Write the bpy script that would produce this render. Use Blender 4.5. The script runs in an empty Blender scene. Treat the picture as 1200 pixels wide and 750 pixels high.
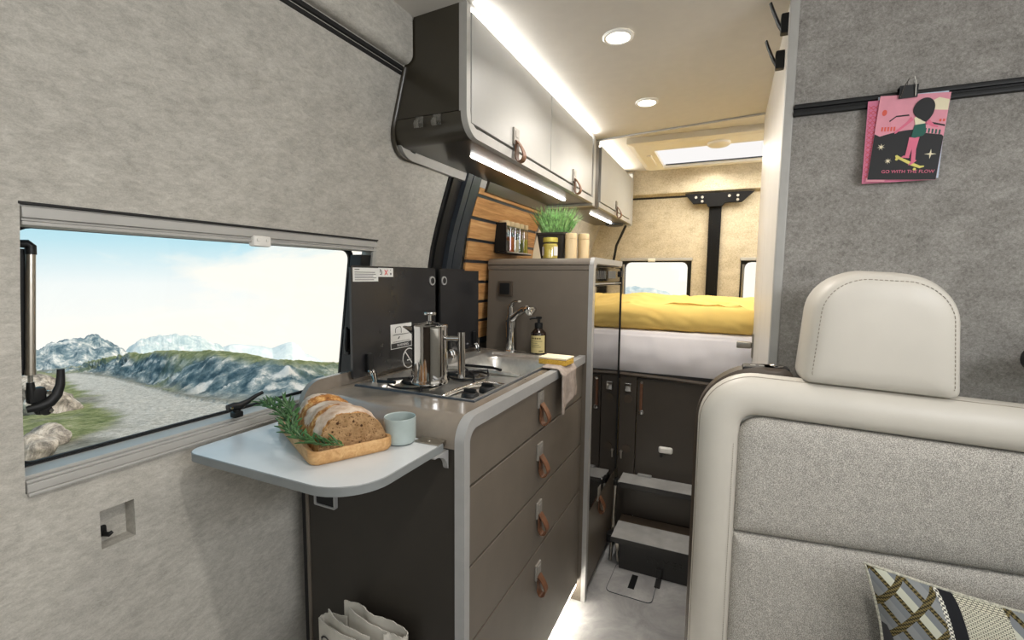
import bpy, bmesh, math, random
from mathutils import Vector, Matrix, noise as mnoise
random.seed(7)
PI = math.pi
SC = bpy.context.scene
COL = SC.collection

# ------------------------------------------------------------------ materials
def lin(c):
    return tuple(((v/255.0)/12.92 if v/255.0 <= .04045 else (((v/255.0)+.055)/1.055)**2.4) for v in c) + (1.0,)

class NT:
    def __init__(s, name):
        s.m = bpy.data.materials.new(name); s.m.use_nodes = True
        s.t = s.m.node_tree; s.t.nodes.clear()
        s.out = s.n('ShaderNodeOutputMaterial')
        s.b = s.n('ShaderNodeBsdfPrincipled'); s.l(s.b.outputs[0], s.out.inputs[0])
    def n(s, typ, **kw):
        nd = s.t.nodes.new(typ)
        for k, v in kw.items(): setattr(nd, k, v)
        return nd
    def l(s, a, b): s.t.links.new(a, b)
    def co(s, scale=(1, 1, 1), out='Object', rot=(0, 0, 0)):
        tc = s.n('ShaderNodeTexCoord'); mp = s.n('ShaderNodeMapping')
        mp.inputs['Scale'].default_value = scale; mp.inputs['Rotation'].default_value = rot
        s.l(tc.outputs[out], mp.inputs[0]); return mp.outputs[0]
    def noise(s, vec, scale, detail=3, rough=.55, dist=0):
        nd = s.n('ShaderNodeTexNoise'); nd.inputs['Scale'].default_value = scale
        nd.inputs['Detail'].default_value = detail; nd.inputs['Roughness'].default_value = rough
        nd.inputs['Distortion'].default_value = dist
        s.l(vec, nd.inputs['Vector']); return nd.outputs[0]
    def ramp(s, fac, stops, interp='LINEAR'):
        r = s.n('ShaderNodeValToRGB'); r.color_ramp.interpolation = interp
        e = r.color_ramp.elements
        while len(e) < len(stops): e.new(.5)
        for el, (p, c) in zip(e, stops): el.position = p; el.color = lin(c)
        s.l(fac, r.inputs[0]); return r.outputs[0]
    def math(s, op, a, b=None):
        nd = s.n('ShaderNodeMath', operation=op)
        for i, v in enumerate((a, b)):
            if v is None: continue
            if hasattr(v, 'is_linked'): s.l(v, nd.inputs[i])
            else: nd.inputs[i].default_value = v
        return nd.outputs[0]
    def mix(s, fac, a, b, typ='MIX'):
        nd = s.n('ShaderNodeMix', data_type='RGBA', blend_type=typ)
        for sock, v in ((nd.inputs[0], fac), (nd.inputs[6], a), (nd.inputs[7], b)):
            if hasattr(v, 'is_linked'): s.l(v, sock)
            elif isinstance(v, (int, float)): sock.default_value = v
            else: sock.default_value = lin(v)
        return nd.outputs[2]
    def bump(s, h, strength=.3, dist=.002):
        bp = s.n('ShaderNodeBump'); bp.inputs['Strength'].default_value = strength; bp.inputs['Distance'].default_value = dist
        s.l(h, bp.inputs['Height']); s.l(bp.outputs[0], s.b.inputs['Normal'])
    def set(s, col=None, rough=.5, metal=0, spec=.5, coat=0, **kw):
        b = s.b
        if col is not None:
            if hasattr(col, 'is_linked'): s.l(col, b.inputs['Base Color'])
            else: b.inputs['Base Color'].default_value = lin(col)
        b.inputs['Roughness'].default_value = rough; b.inputs['Metallic'].default_value = metal
        b.inputs['Specular IOR Level'].default_value = spec
        b.inputs['Coat Weight'].default_value = coat
        return s.m

def plain(name, col, rough=.5, metal=0, spec=.5, coat=0, var=.05, scale=30, bump=0, bscale=200):
    t = NT(name); v = t.co()
    a = tuple(max(0, min(255, c*(1-var))) for c in col); b = tuple(max(0, min(255, c*(1+var))) for c in col)
    c = t.ramp(t.noise(v, scale, 4), [(.3, a), (.7, b)])
    if bump: t.bump(t.noise(v, bscale, 2), bump, .001)
    return t.set(c, rough, metal, spec, coat)

def felt(name, dark, mid, light, scale=1.0):
    t = NT(name); v = t.co((1, 1, 1.6)); v2 = t.co((1, .45, 1), rot=(.5, .3, .2))
    big = t.noise(v, 16*scale, 3); fib = t.noise(v2, 130*scale, 6, .7, .5); fine = t.noise(v, 420*scale, 3, .7)
    s = t.math('ADD', t.math('MULTIPLY', big, .22), t.math('ADD', t.math('MULTIPLY', fib, .46), t.math('MULTIPLY', fine, .32)))
    c = t.ramp(s, [(.36, dark), (.5, mid), (.64, light)])
    t.bump(fib, .15, .001)
    return t.set(c, .95, 0, .15)

def emit(name, col, strength):
    t = NT(name); e = t.n('ShaderNodeEmission'); e.inputs[0].default_value = lin(col); e.inputs[1].default_value = strength
    t.l(e.outputs[0], t.out.inputs[0]); return t.m

def wood(name, c0, c1, c2, axis=1, scale=1.0, rough=.55):
    t = NT(name); st = [26, 26, 26]; st[axis] = 1.6
    v = t.co(tuple(x*scale for x in st))
    n1 = t.noise(v, 1.6, 6, .62, 1.2); n2 = t.noise(v, 9, 3, .6)
    s = t.math('ADD', t.math('MULTIPLY', n1, .75), t.math('MULTIPLY', n2, .25))
    c = t.ramp(s, [(.34, c0), (.5, c1), (.66, c2)])
    t.bump(n2, .12, .001); return t.set(c, rough, 0, .35)

def clear(name, tint=(255, 255, 255), refl=.06, rough=.02):
    t = NT(name); t.t.nodes.remove(t.b)
    tr = t.n('ShaderNodeBsdfTransparent'); tr.inputs[0].default_value = lin(tint)
    gl = t.n('ShaderNodeBsdfGlossy'); gl.inputs['Roughness'].default_value = rough
    lw = t.n('ShaderNodeLayerWeight'); lw.inputs[0].default_value = .12
    f = t.math('MINIMUM', t.math('ADD', t.math('MULTIPLY', lw.outputs['Fresnel'], .5), refl), .6)
    mx = t.n('ShaderNodeMixShader'); t.l(f, mx.inputs[0]); t.l(tr.outputs[0], mx.inputs[1]); t.l(gl.outputs[0], mx.inputs[2])
    t.l(mx.outputs[0], t.out.inputs[0]); return t.m

M = {}
M['felt'] = felt('light_felt', (158, 155, 148), (182, 179, 171), (204, 201, 193))
M['felt_grey'] = felt('grey_felt', (112, 109, 105), (146, 143, 138), (176, 173, 168), 1.25)
M['felt_warm'] = felt('beige_felt', (158, 146, 122), (194, 183, 160), (218, 209, 188))
M['ceiling'] = plain('ceiling_vinyl', (206, 202, 194), .7, var=.01, bump=.05)
t = NT('floor_stone'); v = t.co()
M['floor'] = t.set(t.ramp(t.noise(v, 7, 7, .65, .6), [(.3, (126, 126, 127)), (.55, (158, 158, 158)), (.72, (182, 182, 181))]), .45)
M['taupe'] = plain('taupe_laminate', (104, 96, 86), .42, var=.025, scale=14, bump=.04, bscale=700)
M['taupe_dark'] = plain('dark_taupe_laminate', (60, 54, 47), .4, var=.025, scale=14)
M['end_dark'] = plain('kitchen_end_laminate', (46, 42, 37), .4, var=.02)
M['overhead_side'] = plain('bronze_laminate', (54, 50, 41), .28, var=.02, coat=.2)
M['worktop'] = plain('worktop_laminate', (128, 119, 108), .22, var=.05, scale=22, coat=.25)
M['alu'] = plain('satin_aluminium', (172, 172, 171), .38, .3, var=.02)
M['alu_matt'] = plain('matt_grey_profile', (172, 171, 167), .5, .1, var=.02)
M['door_grey'] = plain('pale_grey_door', (166, 166, 163), .4, var=.012, scale=8)
M['white_panel'] = plain('warm_white_panel', (212, 207, 199), .45, var=.015, scale=6)
M['steel'] = plain('brushed_steel', (214, 213, 208), .33, .88, var=.04, scale=60)
M['press'] = plain('polished_steel', (178, 176, 173), .06, 1, var=.01)
M['chrome'] = plain('chrome', (206, 205, 203), .05, 1, var=.01)
M['chrome_soft'] = plain('satin_nickel', (182, 176, 166), .28, 1, var=.02)
M['black'] = plain('black_plastic', (17, 18, 19), .45, spec=.35, var=.1, scale=50)
M['black_gloss'] = plain('black_gloss', (12, 13, 14), .06, spec=.6, var=.05)
M['strut'] = plain('strut_black', (9, 9, 10), .6, spec=.2, var=.1)
M['plate'] = plain('handle_plate_metal', (150, 146, 139), .4, .3, var=.02)
M['fridge_glass'] = plain('fridge_mirror_glass', (26, 24, 22), .035, spec=1.0, var=.02, coat=1.0)
M['fridge_glass'].node_tree.nodes['Principled BSDF'].inputs['IOR'].default_value = 2.1
M['lid_glass'] = plain('hob_lid_glass', (40, 40, 41), .2, spec=.5, var=.03)
M['slate'] = plain('slate_metal', (58, 64, 71), .35, .2, var=.06)
M['rubber'] = plain('black_rubber', (20, 20, 21), .7, var=.15)
M['leather_strap'] = plain('brown_leather', (104, 68, 46), .5, var=.12, scale=120, bump=.2, bscale=500)
M['leather'] = plain('cream_leather', (198, 193, 183), .42, var=.015, scale=10, bump=.12, bscale=900)
M['seam'] = plain('seam_thread', (150, 143, 131), .8, var=.1)
M['shell'] = plain('brown_seat_shell', (70, 60, 50), .45, var=.04)
t = NT('tweed_fabric'); v = t.co()
w1 = t.noise(v, 900, 2, .6); w2 = t.noise(v, 60, 4, .6)
vo = t.n('ShaderNodeTexVoronoi'); vo.inputs['Scale'].default_value = 640; t.l(v, vo.inputs['Vector'])
s = t.math('ADD', t.math('MULTIPLY', w1, .55), t.math('ADD', t.math('MULTIPLY', vo.outputs['Distance'], .45), t.math('MULTIPLY', w2, .15)))
c = t.ramp(s, [(.38, (112, 109, 104)), (.56, (166, 162, 155)), (.72, (204, 200, 192))])
t.bump(vo.outputs['Distance'], .4, .001); M['tweed'] = t.set(c, .95, 0, .1)
M['slat'] = wood('oak_slat', (150, 104, 60), (192, 142, 88), (216, 172, 118))
M['tray'] = wood('tray_wood', (164, 122, 76), (192, 150, 100), (210, 172, 122), 0, 1.2)
M['pale_wood'] = wood('pale_wood', (198, 172, 130), (216, 192, 150), (228, 208, 170), 2, 1.0)
M['sheet'] = plain('white_sheet', (226, 223, 226), .9, spec=.1, var=.012, scale=6, bump=.15, bscale=30)
M['duvet'] = plain('yellow_duvet', (235, 202, 118), .85, spec=.15, var=.03, scale=9, bump=.15, bscale=26)
M['step_top'] = plain('step_stone_laminate', (168, 168, 166), .35, var=.07, scale=16)
M['step_dark'] = plain('step_black', (30, 29, 28), .4, var=.06)
M['table_top'] = plain('table_top_laminate', (194, 198, 200), .25, var=.015, scale=12)
M['table_edge'] = plain('table_edge', (124, 128, 128), .4, var=.02)
M['ceramic'] = plain('blue_grey_ceramic', (158, 170, 168), .32, var=.04, scale=20, coat=.3)
M['white_plastic'] = plain('white_plastic', (226, 224, 218), .4, var=.01)
M['cream_plastic'] = plain('cream_plastic', (234, 229, 216), .45, var=.01)
M['sign_white'] = plain('sticker_white', (214, 214, 211), .5, var=.01)
M['ink'] = plain('ink', (38, 38, 40), .6, var=.02)
M['red_ink'] = plain('red_ink', (206, 60, 58), .6, var=.02)
M['paper'] = plain('newsprint', (198, 194, 184), .8, var=.04, scale=40)
M['pane'] = clear('window_pane', refl=.02)
M['jar_glass'] = clear('jar_glass', (245, 248, 246), .10)
M['clear_plastic'] = clear('clear_plastic', (225, 225, 222), .22, .15)
M['led'] = emit('led_white', (255, 252, 246), 20.0)
M['spot'] = emit('spot_warm', (255, 244, 224), 14.0)
M['led_top'] = emit('led_top', (255, 253, 250), 16.0)
M['led_bed'] = emit('led_bed', (255, 250, 240), 16.0)
M['blind'] = emit('blind_daylight_glow', (255, 252, 250), .92)  # blind glows by itself in place of daylight coming through
M['toe_led'] = emit('toe_led', (255, 246, 230), 42.0)

# ------------------------------------------------------------------ mesh builder
class MB:
    def __init__(s): s.bm = bmesh.new()
    def _merge(s, tmp):
        me = bpy.data.meshes.new('tmp'); tmp.to_mesh(me); tmp.free(); s.bm.from_mesh(me); bpy.data.meshes.remove(me)
    def box(s, x0, x1, y0, y1, z0, z1, r=0, seg=2, mat=None):
        t = bmesh.new(); bmesh.ops.create_cube(t, size=1)
        for v in t.verts: v.co = Vector(((x0+x1)/2+v.co.x*(x1-x0), (y0+y1)/2+v.co.y*(y1-y0), (z0+z1)/2+v.co.z*(z1-z0)))
        if r: bmesh.ops.bevel(t, geom=list(t.edges), offset=r, segments=seg, affect='EDGES', profile=.5)
        if mat is not None: bmesh.ops.transform(t, matrix=mat, verts=t.verts)
        s._merge(t); return s
    def loops(s, loops, cap0=True, cap1=True, closed=True):
        b = s.bm; vs = [[b.verts.new(p) for p in lp] for lp in loops]
        n = len(vs[0])
        for a, c in zip(vs[:-1], vs[1:]):
            for i in range(n if closed else n-1):
                j = (i+1) % n
                b.faces.new((a[i], a[j], c[j], c[i]))
        if cap0: b.faces.new(list(reversed(vs[0])))
        if cap1: b.faces.new(vs[-1])
        return s
    def tube(s, pts, r, n=10, closed=False, cap=True, flat=None):
        pts = [Vector(p) for p in pts]; N = len(pts); rs = r if isinstance(r, (list, tuple)) else [r]*N
        lps = []; up = None
        for i, p in enumerate(pts):
            if closed: d = pts[(i+1) % N]-pts[i-1]
            else: d = pts[min(i+1, N-1)]-pts[max(i-1, 0)]
            d.normalize()
            if up is None:
                up = Vector((0, 0, 1)) if abs(d.z) < .9 else Vector((1, 0, 0))
            u = (up-d*up.dot(d)).normalized(); w = d.cross(u); up = u
            fu, fw = flat if flat else (1, 1)
            lps.append([p+(u*math.cos(2*PI*k/n)*fu+w*math.sin(2*PI*k/n)*fw)*rs[i] for k in range(n)])
        if closed: lps.append(lps[0]); return s.loops(lps, False, False)
        return s.loops(lps, cap, cap)
    def cyl(s, p0, p1, r, r1=None, n=24):
        return s.tube([p0, p1], [r, r if r1 is None else r1], n)
    def lathe(s, prof, c=(0, 0, 0), n=32, mat=None, cap=True):
        lps = []
        for r, z in prof:
            lp = [Vector((r*math.cos(2*PI*k/n), r*math.sin(2*PI*k/n), z)) for k in range(n)]
            if mat is not None: lp = [mat @ p for p in lp]
            lps.append([p+Vector(c) for p in lp])
        return s.loops(lps, cap, cap)
    def ext(s, poly, axis, a, b):
        def mk(p, t):
            if axis == 'x': return (t, p[0], p[1])
            if axis == 'y': return (p[0], t, p[1])
            return (p[0], p[1], t)
        return s.loops([[mk(p, a) for p in poly], [mk(p, b) for p in poly]])
    def grid(s, f, nu, nv):
        b = s.bm; vs = [[b.verts.new(f(i/nu, j/nv)) for j in range(nv+1)] for i in range(nu+1)]
        for i in range(nu):
            for j in range(nv): b.faces.new((vs[i][j], vs[i+1][j], vs[i+1][j+1], vs[i][j+1]))
        return s
    def quad(s, *p):
        s.bm.faces.new([s.bm.verts.new(q) for q in p]); return s
    def ball(s, c, r, n=12, sc=(1, 1, 1)):
        t = bmesh.new(); bmesh.ops.create_uvsphere(t, u_segments=n*2, v_segments=n, radius=1)
        for v in t.verts: v.co = Vector((c[0]+v.co.x*r*sc[0], c[1]+v.co.y*r*sc[1], c[2]+v.co.z*r*sc[2]))
        s._merge(t); return s
    def xf(s, m): bmesh.ops.transform(s.bm, matrix=m, verts=s.bm.verts); return s
    def wedge(s, f): 
        for v in s.bm.verts: v.co = Vector(f(v.co))
        return s

def rr(x0, x1, z0, z1, r, n=6):
    """rounded rectangle outline as 2-D points; r single or (bl, br, tr, tl)"""
    R = r if isinstance(r, (tuple, list)) else (r,)*4
    o = []
    for (cx, cz, a0, q) in ((x0+R[0], z0+R[0], PI, R[0]), (x1-R[1], z0+R[1], 1.5*PI, R[1]), (x1-R[2], z1-R[2], 0, R[2]), (x0+R[3], z1-R[3], .5*PI, R[3])):
        for k in range(n+1):
            a = a0+.5*PI*k/n; o.append((cx+q*math.cos(a), cz+q*math.sin(a)))
    return o

ORG = {}
def tag(o, label=None, cat=None, group=None, kind=None):
    if label: o['label'] = label
    if cat: o['category'] = cat
    if group: o['group'] = group
    if kind: o['kind'] = kind
    return o
def thing(name, label, cat, loc=(0, 0, 0), group=None, kind=None):
    o = bpy.data.objects.new(name, None); COL.objects.link(o); o.location = loc; o.empty_display_size = .05
    ORG[o] = Vector(loc); return tag(o, label, cat, group, kind)
def part(name, mb, mat, parent=None, smooth=40, label=None, recalc=True):
    bm = mb.bm
    if recalc: bmesh.ops.recalc_face_normals(bm, faces=bm.faces)
    if parent is None:
        lo = Vector((min(v.co[i] for v in bm.verts) for i in range(3))); hi = Vector((max(v.co[i] for v in bm.verts) for i in range(3)))
        org = Vector(((lo.x+hi.x)/2, (lo.y+hi.y)/2, lo.z))
    else: org = ORG[parent]
    bmesh.ops.translate(bm, vec=-org, verts=bm.verts)
    me = bpy.data.meshes.new(name); bm.to_mesh(me); bm.free()
    if smooth:
        me.polygons.foreach_set('use_smooth', [True]*len(me.polygons)); me.set_sharp_from_angle(angle=math.radians(smooth))
    o = bpy.data.objects.new(name, me); COL.objects.link(o)
    me.materials.append(M[mat] if isinstance(mat, str) else mat)
    if parent is None: o.location = org
    else: o.parent = parent
    if 0 < smooth < 45 and len(me.polygons) < 4000:
        wn_ = o.modifiers.new('normals', 'WEIGHTED_NORMAL'); wn_.keep_sharp = True; wn_.weight = 90
    ORG[o] = org
    if label: o['label'] = label
    return o
def struct(name, mb, mat, parent=None, smooth=40):
    o = part(name, mb, mat, parent, smooth)
    if parent is None: o['kind'] = 'structure'
    return o
def sthing(name, loc=(0, 0, 0)):
    o = bpy.data.objects.new(name, None); COL.objects.link(o); o.location = loc; o.empty_display_size = .05; o['kind'] = 'structure'; ORG[o] = Vector(loc); return o
def text(mb, s, size, mat, ext=.0003, align='LEFT', spacing=1.0):
    cu = bpy.data.curves.new('t', 'FONT'); cu.body = s; cu.size = size; cu.extrude = ext; cu.align_x = align; cu.space_character = spacing; cu.resolution_u = 3
    ob = bpy.data.objects.new('t', cu); COL.objects.link(ob)
    dg = bpy.context.evaluated_depsgraph_get(); dg.update()
    me = bpy.data.meshes.new_from_object(ob.evaluated_get(dg)); me.transform(mat); mb.bm.from_mesh(me)
    bpy.data.objects.remove(ob); bpy.data.curves.remove(cu); bpy.data.meshes.remove(me); return mb
def basis(o, x, y, z):
    x, y, z = Vector(x), Vector(y), Vector(z)
    return Matrix(((x.x, y.x, z.x, o[0]), (x.y, y.y, z.y, o[1]), (x.z, y.z, z.z, o[2]), (0, 0, 0, 1)))
def sstep(a, b, x):
    t = max(0, min(1, (x-a)/(b-a))); return t*t*(3-2*t)
def interp(x, tab):
    if x <= tab[0][0]: return tab[0][1]
    for (a, p), (b, q) in zip(tab[:-1], tab[1:]):
        if x <= b: return p+(q-p)*(x-a)/(b-a)
    return tab[-1][1]

# ------------------------------------------------------------------ camera
cam = bpy.data.cameras.new('camera'); co = bpy.data.objects.new('camera', cam); COL.objects.link(co)
cam.sensor_fit = 'HORIZONTAL'; cam.sensor_width = 36; cam.clip_start = .02; cam.clip_end = 3000
_C = Vector((600, 375)); _vy = Vector((254, -49)); _vx = Vector((-1200, -64)); _f = math.sqrt(-_vy.dot(_vx))
_dY = Vector((_vy.x, _vy.y, _f)).normalized(); _dX = -Vector((_vx.x, _vx.y, _f)).normalized(); _dZ = _dX.cross(_dY)
cam.lens = _f*36/1200
right = Vector((_dX.x, _dY.x, _dZ.x)); down = Vector((_dX.y, _dY.y, _dZ.y)); fwd = Vector((_dX.z, _dY.z, _dZ.z))
co.matrix_world = basis((0, 0, 1.2), right, -down, -fwd)
SC.camera = co

# ------------------------------------------------------------------ setting
PROF = [(0, -.945), (.6, -.935), (.85, -.93), (1.0, -.914), (1.15, -.893), (1.29, -.868), (1.38, -.842), (1.48, -.808), (1.58, -.775), (1.70, -.742), (1.90, -.70)]
def wx(z): return interp(z, PROF)
CEIL = 1.86
YB, YR = -1.3, 3.1

def wall_sheet(ys, zs, hole):
    mb = MB(); b = mb.bm; V = {}
    def g(i, j, d):
        k = (i, j, d)
        if k not in V: V[k] = b.verts.new((wx(zs[j])-d*.05, ys[i], zs[j]))
        return V[k]
    solid = lambda i, j: 0 <= i < len(ys)-1 and 0 <= j < len(zs)-1 and not hole((ys[i]+ys[i+1])/2, (zs[j]+zs[j+1])/2)
    for i in range(len(ys)-1):
        for j in range(len(zs)-1):
            if not solid(i, j): continue
            b.faces.new((g(i, j, 0), g(i+1, j, 0), g(i+1, j+1, 0), g(i, j+1, 0)))
            b.faces.new((g(i, j, 1), g(i, j+1, 1), g(i+1, j+1, 1), g(i+1, j, 1)))
            if not solid(i-1, j): b.faces.new((g(i, j, 0), g(i, j+1, 0), g(i, j+1, 1), g(i, j, 1)))
            if not solid(i+1, j): b.faces.new((g(i+1, j, 0), g(i+1, j, 1), g(i+1, j+1, 1), g(i+1, j+1, 0)))
            if not solid(i, j-1): b.faces.new((g(i, j, 0), g(i, j, 1), g(i+1, j, 1), g(i+1, j, 0)))
            if not solid(i, j+1): b.faces.new((g(i, j+1, 0), g(i+1, j+1, 0), g(i+1, j+1, 1), g(i, j+1, 1)))
    return mb
ys = sorted(set([YB, -.8, -.3, 0, .305, .392, .442, .7, 1.012, 1.4, 1.8, 2.2, 2.7, YR]))
zs = sorted(set([0, .2, .4, .6, .736, .803, .871, .95, 1.02, 1.1, 1.17, 1.23, 1.29, 1.33, 1.38, 1.42, 1.46, 1.5, 1.54, 1.58, 1.64, 1.7, 1.8, 1.9]))
hole = lambda y, z: (.305 < y < 1.012 and .871 < z < 1.29) or (.392 < y < .442 and .736 < z < .803)
struct('wall_left', wall_sheet(ys, zs, hole), 'felt', smooth=30)
# recess in the wall under the window, and its latch
mb = MB()
x0 = wx(.77)
mb.box(x0-.036, x0-.030, .388, .446, .732, .807)
struct('wall_recess', mb, 'felt', smooth=0)
r = thing('recess_latch', 'small black latch in the square recess below the left window', 'latch', (x0-.03, .404, .75))
part('base', MB().box(x0-.03, x0-.022, .398, .411, .747, .766, .003), 'black', r)
part('hook', MB().tube([(x0-.022, .405, .752), (x0-.014, .409, .751), (x0-.013, .414, .754)], [.004, .004, .003], 8), 'black', r)

# upper side panel and its black rail
poly = rr(-.76, -.712, 1.705, CEIL, (.012, .02, .0, .0), 5)
mb = MB().ext(poly, 'y', YB, .966)
struct('wall_upper_left', mb, 'felt')
mb = MB().box(-.757, -.738, YB, .964, 1.692, 1.702, .002).box(-.76, -.742, YB, .964, 1.682, 1.690, .002)
struct('trim_1', mb, 'rubber')

# ceiling with roof light opening
mb = MB()
SX0, SX1, SY0, SY1 = -.37, .60, 2.49, 2.885
mb.box(-.74, 1.0, 2.168, SY0, CEIL, CEIL+.04).box(-.74, 1.0, SY1, YR+.02, CEIL, CEIL+.04)
cz = lambda x: 1.845+.047*x
mb.loops([[(-.80, y, cz(-.80)), (1.0, y, cz(1.0)), (1.0, y, CEIL+.06), (-.80, y, CEIL+.06)] for y in (YB, 2.168)])
mb.box(-.74, SX0, SY0, SY1, CEIL, CEIL+.04).box(SX1, 1.0, SY0, SY1, CEIL, CEIL+.04)
struct('ceiling', mb, 'ceiling', smooth=0)
mb = MB().box(-.96, 1.0, YB, YR+.02, -.03, 0)
struct('floor', mb, 'floor', smooth=0)

# right side: bathroom compartment
mb = MB().box(.113, .98, 1.25, 1.29, 0, 1.90)
struct('wall_partition', mb, 'felt_grey', smooth=0)
mb = MB().box(.1, .14, 1.262, 1.740, 0, 1.852, .003).box(.1, .14, 1.749, 2.19, 0, 1.852, .003)
struct('wall_bathroom', mb, 'white_panel')
struct('trim_2', MB().box(.094, .1135, 1.243, 1.262, 0, CEIL, .004), 'alu_matt')
struct('wall_front_blocker', MB().box(-.95, 1.0, YB-.04, YB, 0, 1.15).box(-.95, 1.0, YB-.04, YB, 1.74, CEIL), 'shell', smooth=0)  # unseen wall added to keep light off the lower left wall
struct('wall_right', MB().box(.96, 1.0, 1.29, YR, 0, CEIL).box(.96, 1.0, .95, 1.29, 0, CEIL).box(.96, 1.0, YB, .95, 1.62, CEIL).box(.96, 1.0, YB, -1.0, .85, 1.62).box(.96, 1.0, YB, .95, 0, .85), 'felt', smooth=0)  # unseen panels towards the front added to narrow the light opening
mb = MB().box(.1135, .96, 1.238, 1.25, 1.574, 1.584, .002).box(.1135, .96, 1.238, 1.25, 1.559, 1.569, .002).box(.1135, .96, 1.244, 1.25, 1.567, 1.576)
struct('trim_3', mb, 'black')

# portal between living room and bed
mb = MB().loops([[(-.57, 2.158, 1.818), (.11, 2.158, 1.850), (.11, 2.158, CEIL), (-.57, 2.158, CEIL)], [(-.57, 2.168, 1.818), (.11, 2.168, 1.850), (.11, 2.168, CEIL), (-.57, 2.168, CEIL)]])
struct('trim_4', mb, 'ceiling', smooth=0)
mb = MB().tube([(-.57, 2.150, 1.8145), (.1, 2.150, 1.846)], .0042, 10)
struct('trim_5', mb, 'alu')
struct('trim_6', MB().box(-.80, -.566, 2.082, 2.118, 1.515, 1.83, .006), 'alu_matt')
struct('trim_7', MB().box(-.80, -.572, 2.118, 2.195, 1.515, 1.83, .004), 'taupe_dark')

# rear wall, doors side
def framed(mb, x0, x1, z0, z1, holes, ya, yb):
    xs = sorted(set([x0, x1]+[h[0] for h in holes]+[h[1] for h in holes])); zz = sorted(set([z0, z1]+[h[2] for h in holes]+[h[3] for h in holes]))
    for i in range(len(xs)-1):
        for j in range(len(zz)-1):
            cx, cz = (xs[i]+xs[i+1])/2, (zz[j]+zz[j+1])/2
            if any(h[0] < cx < h[1] and h[2] < cz < h[3] for h in holes): continue
            mb.box(xs[i], xs[i+1], ya, yb, zz[j], zz[j+1])
    return mb
W2 = (-.640, -.212, .98, 1.312); W3 = (.06, .49, .98, 1.312)
struct('wall_rear', framed(MB(), -.95, 1.0, 0, CEIL, [W2, W3], YR, YR+.04), 'felt_warm', smooth=0)
mb = MB().ext([(YR, 1.70), (YR-.05, 1.712), (YR-.055, 1.725), (YR-.045, CEIL), (YR, CEIL)], 'x', -.72, .96)
struct('wall_header', mb, 'felt_warm')
struct('trim_8', MB().box(-.59, .1, YR-.006, YR+.001, 1.690, 1.700, .001), 'rubber')
struct('trim_9', MB().tube([(-.598, 2.985, 1.52), (-.665, 3.04, 1.40), (-.70, 3.09, 1.25)], .008, 8), 'rubber')
def rear_window(name, w):
    r = sthing(name, ((w[0]+w[1])/2, YR, w[2]))
    y = YR+.004
    o = rr(w[0], w[1], w[2], w[3], .004, 3); i = rr(w[0]+.022, w[1]-.022, w[2]+.02, w[3]-.016, .035, 3)
    part('window_frame', MB().loops([[(p[0], y-.01, p[1]) for p in o], [(p[0], y+.03, p[1]) for p in o], [(p[0], y+.03, p[1]) for p in i], [(p[0], y-.004, p[1]) for p in i], [(p[0], y-.01, p[1]) for p in o]], False, False), 'black', r)
    part('window_pane', MB().ext(i, 'y', y+.016, y+.020), 'pane', r)
    part('blind_rail', MB().box(w[0]-.004, w[1]+.004, YR-.016, YR+.004, w[3]-.008, w[3]+.010, .003), 'alu_matt', r)
    part('blind_grip', MB().box((w[0]+w[1])/2-.045, (w[0]+w[1])/2+.0, YR-.028, YR-.012, w[3]-.014, w[3]+.008, .005), 'cream_plastic', r)
    part('hinge', MB().cyl((w[0]+.014, YR-.004, w[2]+.10), (w[0]+.014, YR-.004, w[3]-.03), .007, n=10), 'chrome_soft', r)
rear_window('window_2', W2); rear_window('window_3', W3)

# left window
W1 = sthing('window_1', (-.9, .658, .871))
mb = MB()
for (zz0, zz1, d0, d1) in ((1.2865, 1.290, -.045, -.002), (1.272, 1.287, -.045, .003), (1.2675, 1.272, -.045, -.001), (1.262, 1.2675, -.045, .001)):
    mb.box(wx(1.28)+d0, wx(1.28)+d1, .306, 1.011, zz0, zz1, .0015)
part('top_cassette', mb, 'alu_matt', W1)
mb = MB()
for (zz0, zz1, d0, d1) in ((.868, .873, -.05, .006), (.873, .886, -.05, .003), (.886, .891, -.05, .000), (.891, .897, -.05, -.006)):
    mb.box(wx(.89)+d0, wx(.89)+d1, .306, 1.011, zz0, zz1, .0015)
part('bottom_rail', mb, 'alu_matt', W1)
part('seal', MB().box(-.985, -.975, .306, 1.011, .893, .899, .002), 'rubber', W1)
def lean(o): return lambda c: (c.x+(wx(c.z)), c.y, c.z)
mb = MB().box(-.043, -.004, .962, 1.011, .899, 1.252, .003).wedge(lean(0))
part('side_frame', mb, 'black', W1)
part('side_trim', MB().box(-.006, .002, .998, 1.0105, .88, 1.285, .001).wedge(lean(0)), 'alu_matt', W1)
o = rr(.30, .985, .90, 1.27, .03, 5); i = rr(.312, .970, .9025, 1.262, .025, 5)
LX = lambda z, d: wx(z)-.052-d
part('pane_border', MB().loops([[(LX(p[1], 0), p[0], p[1]) for p in o], [(LX(p[1], .006), p[0], p[1]) for p in o], [(LX(p[1], .006), p[0], p[1]) for p in i], [(LX(p[1], 0), p[0], p[1]) for p in i], [(LX(p[1], 0), p[0], p[1]) for p in o]], False, False), 'rubber', W1)
zl = [.895+.38*k/6 for k in range(7)]
part('window_pane', MB().loops([[(LX(z, 0), .298, z), (LX(z, 0), 1.0, z), (LX(z, .004), 1.0, z), (LX(z, .004), .298, z)] for z in zl]), 'pane', W1)
part('blind_grip', MB().box(-.880, -.862, .642, .682, 1.254, 1.276, .004).box(-.864, -.860, .648, .655, 1.264, 1.270, .0015).box(-.864, -.860, .669, .676, 1.264, 1.270, .0015), 'white_plastic', W1)

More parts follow.
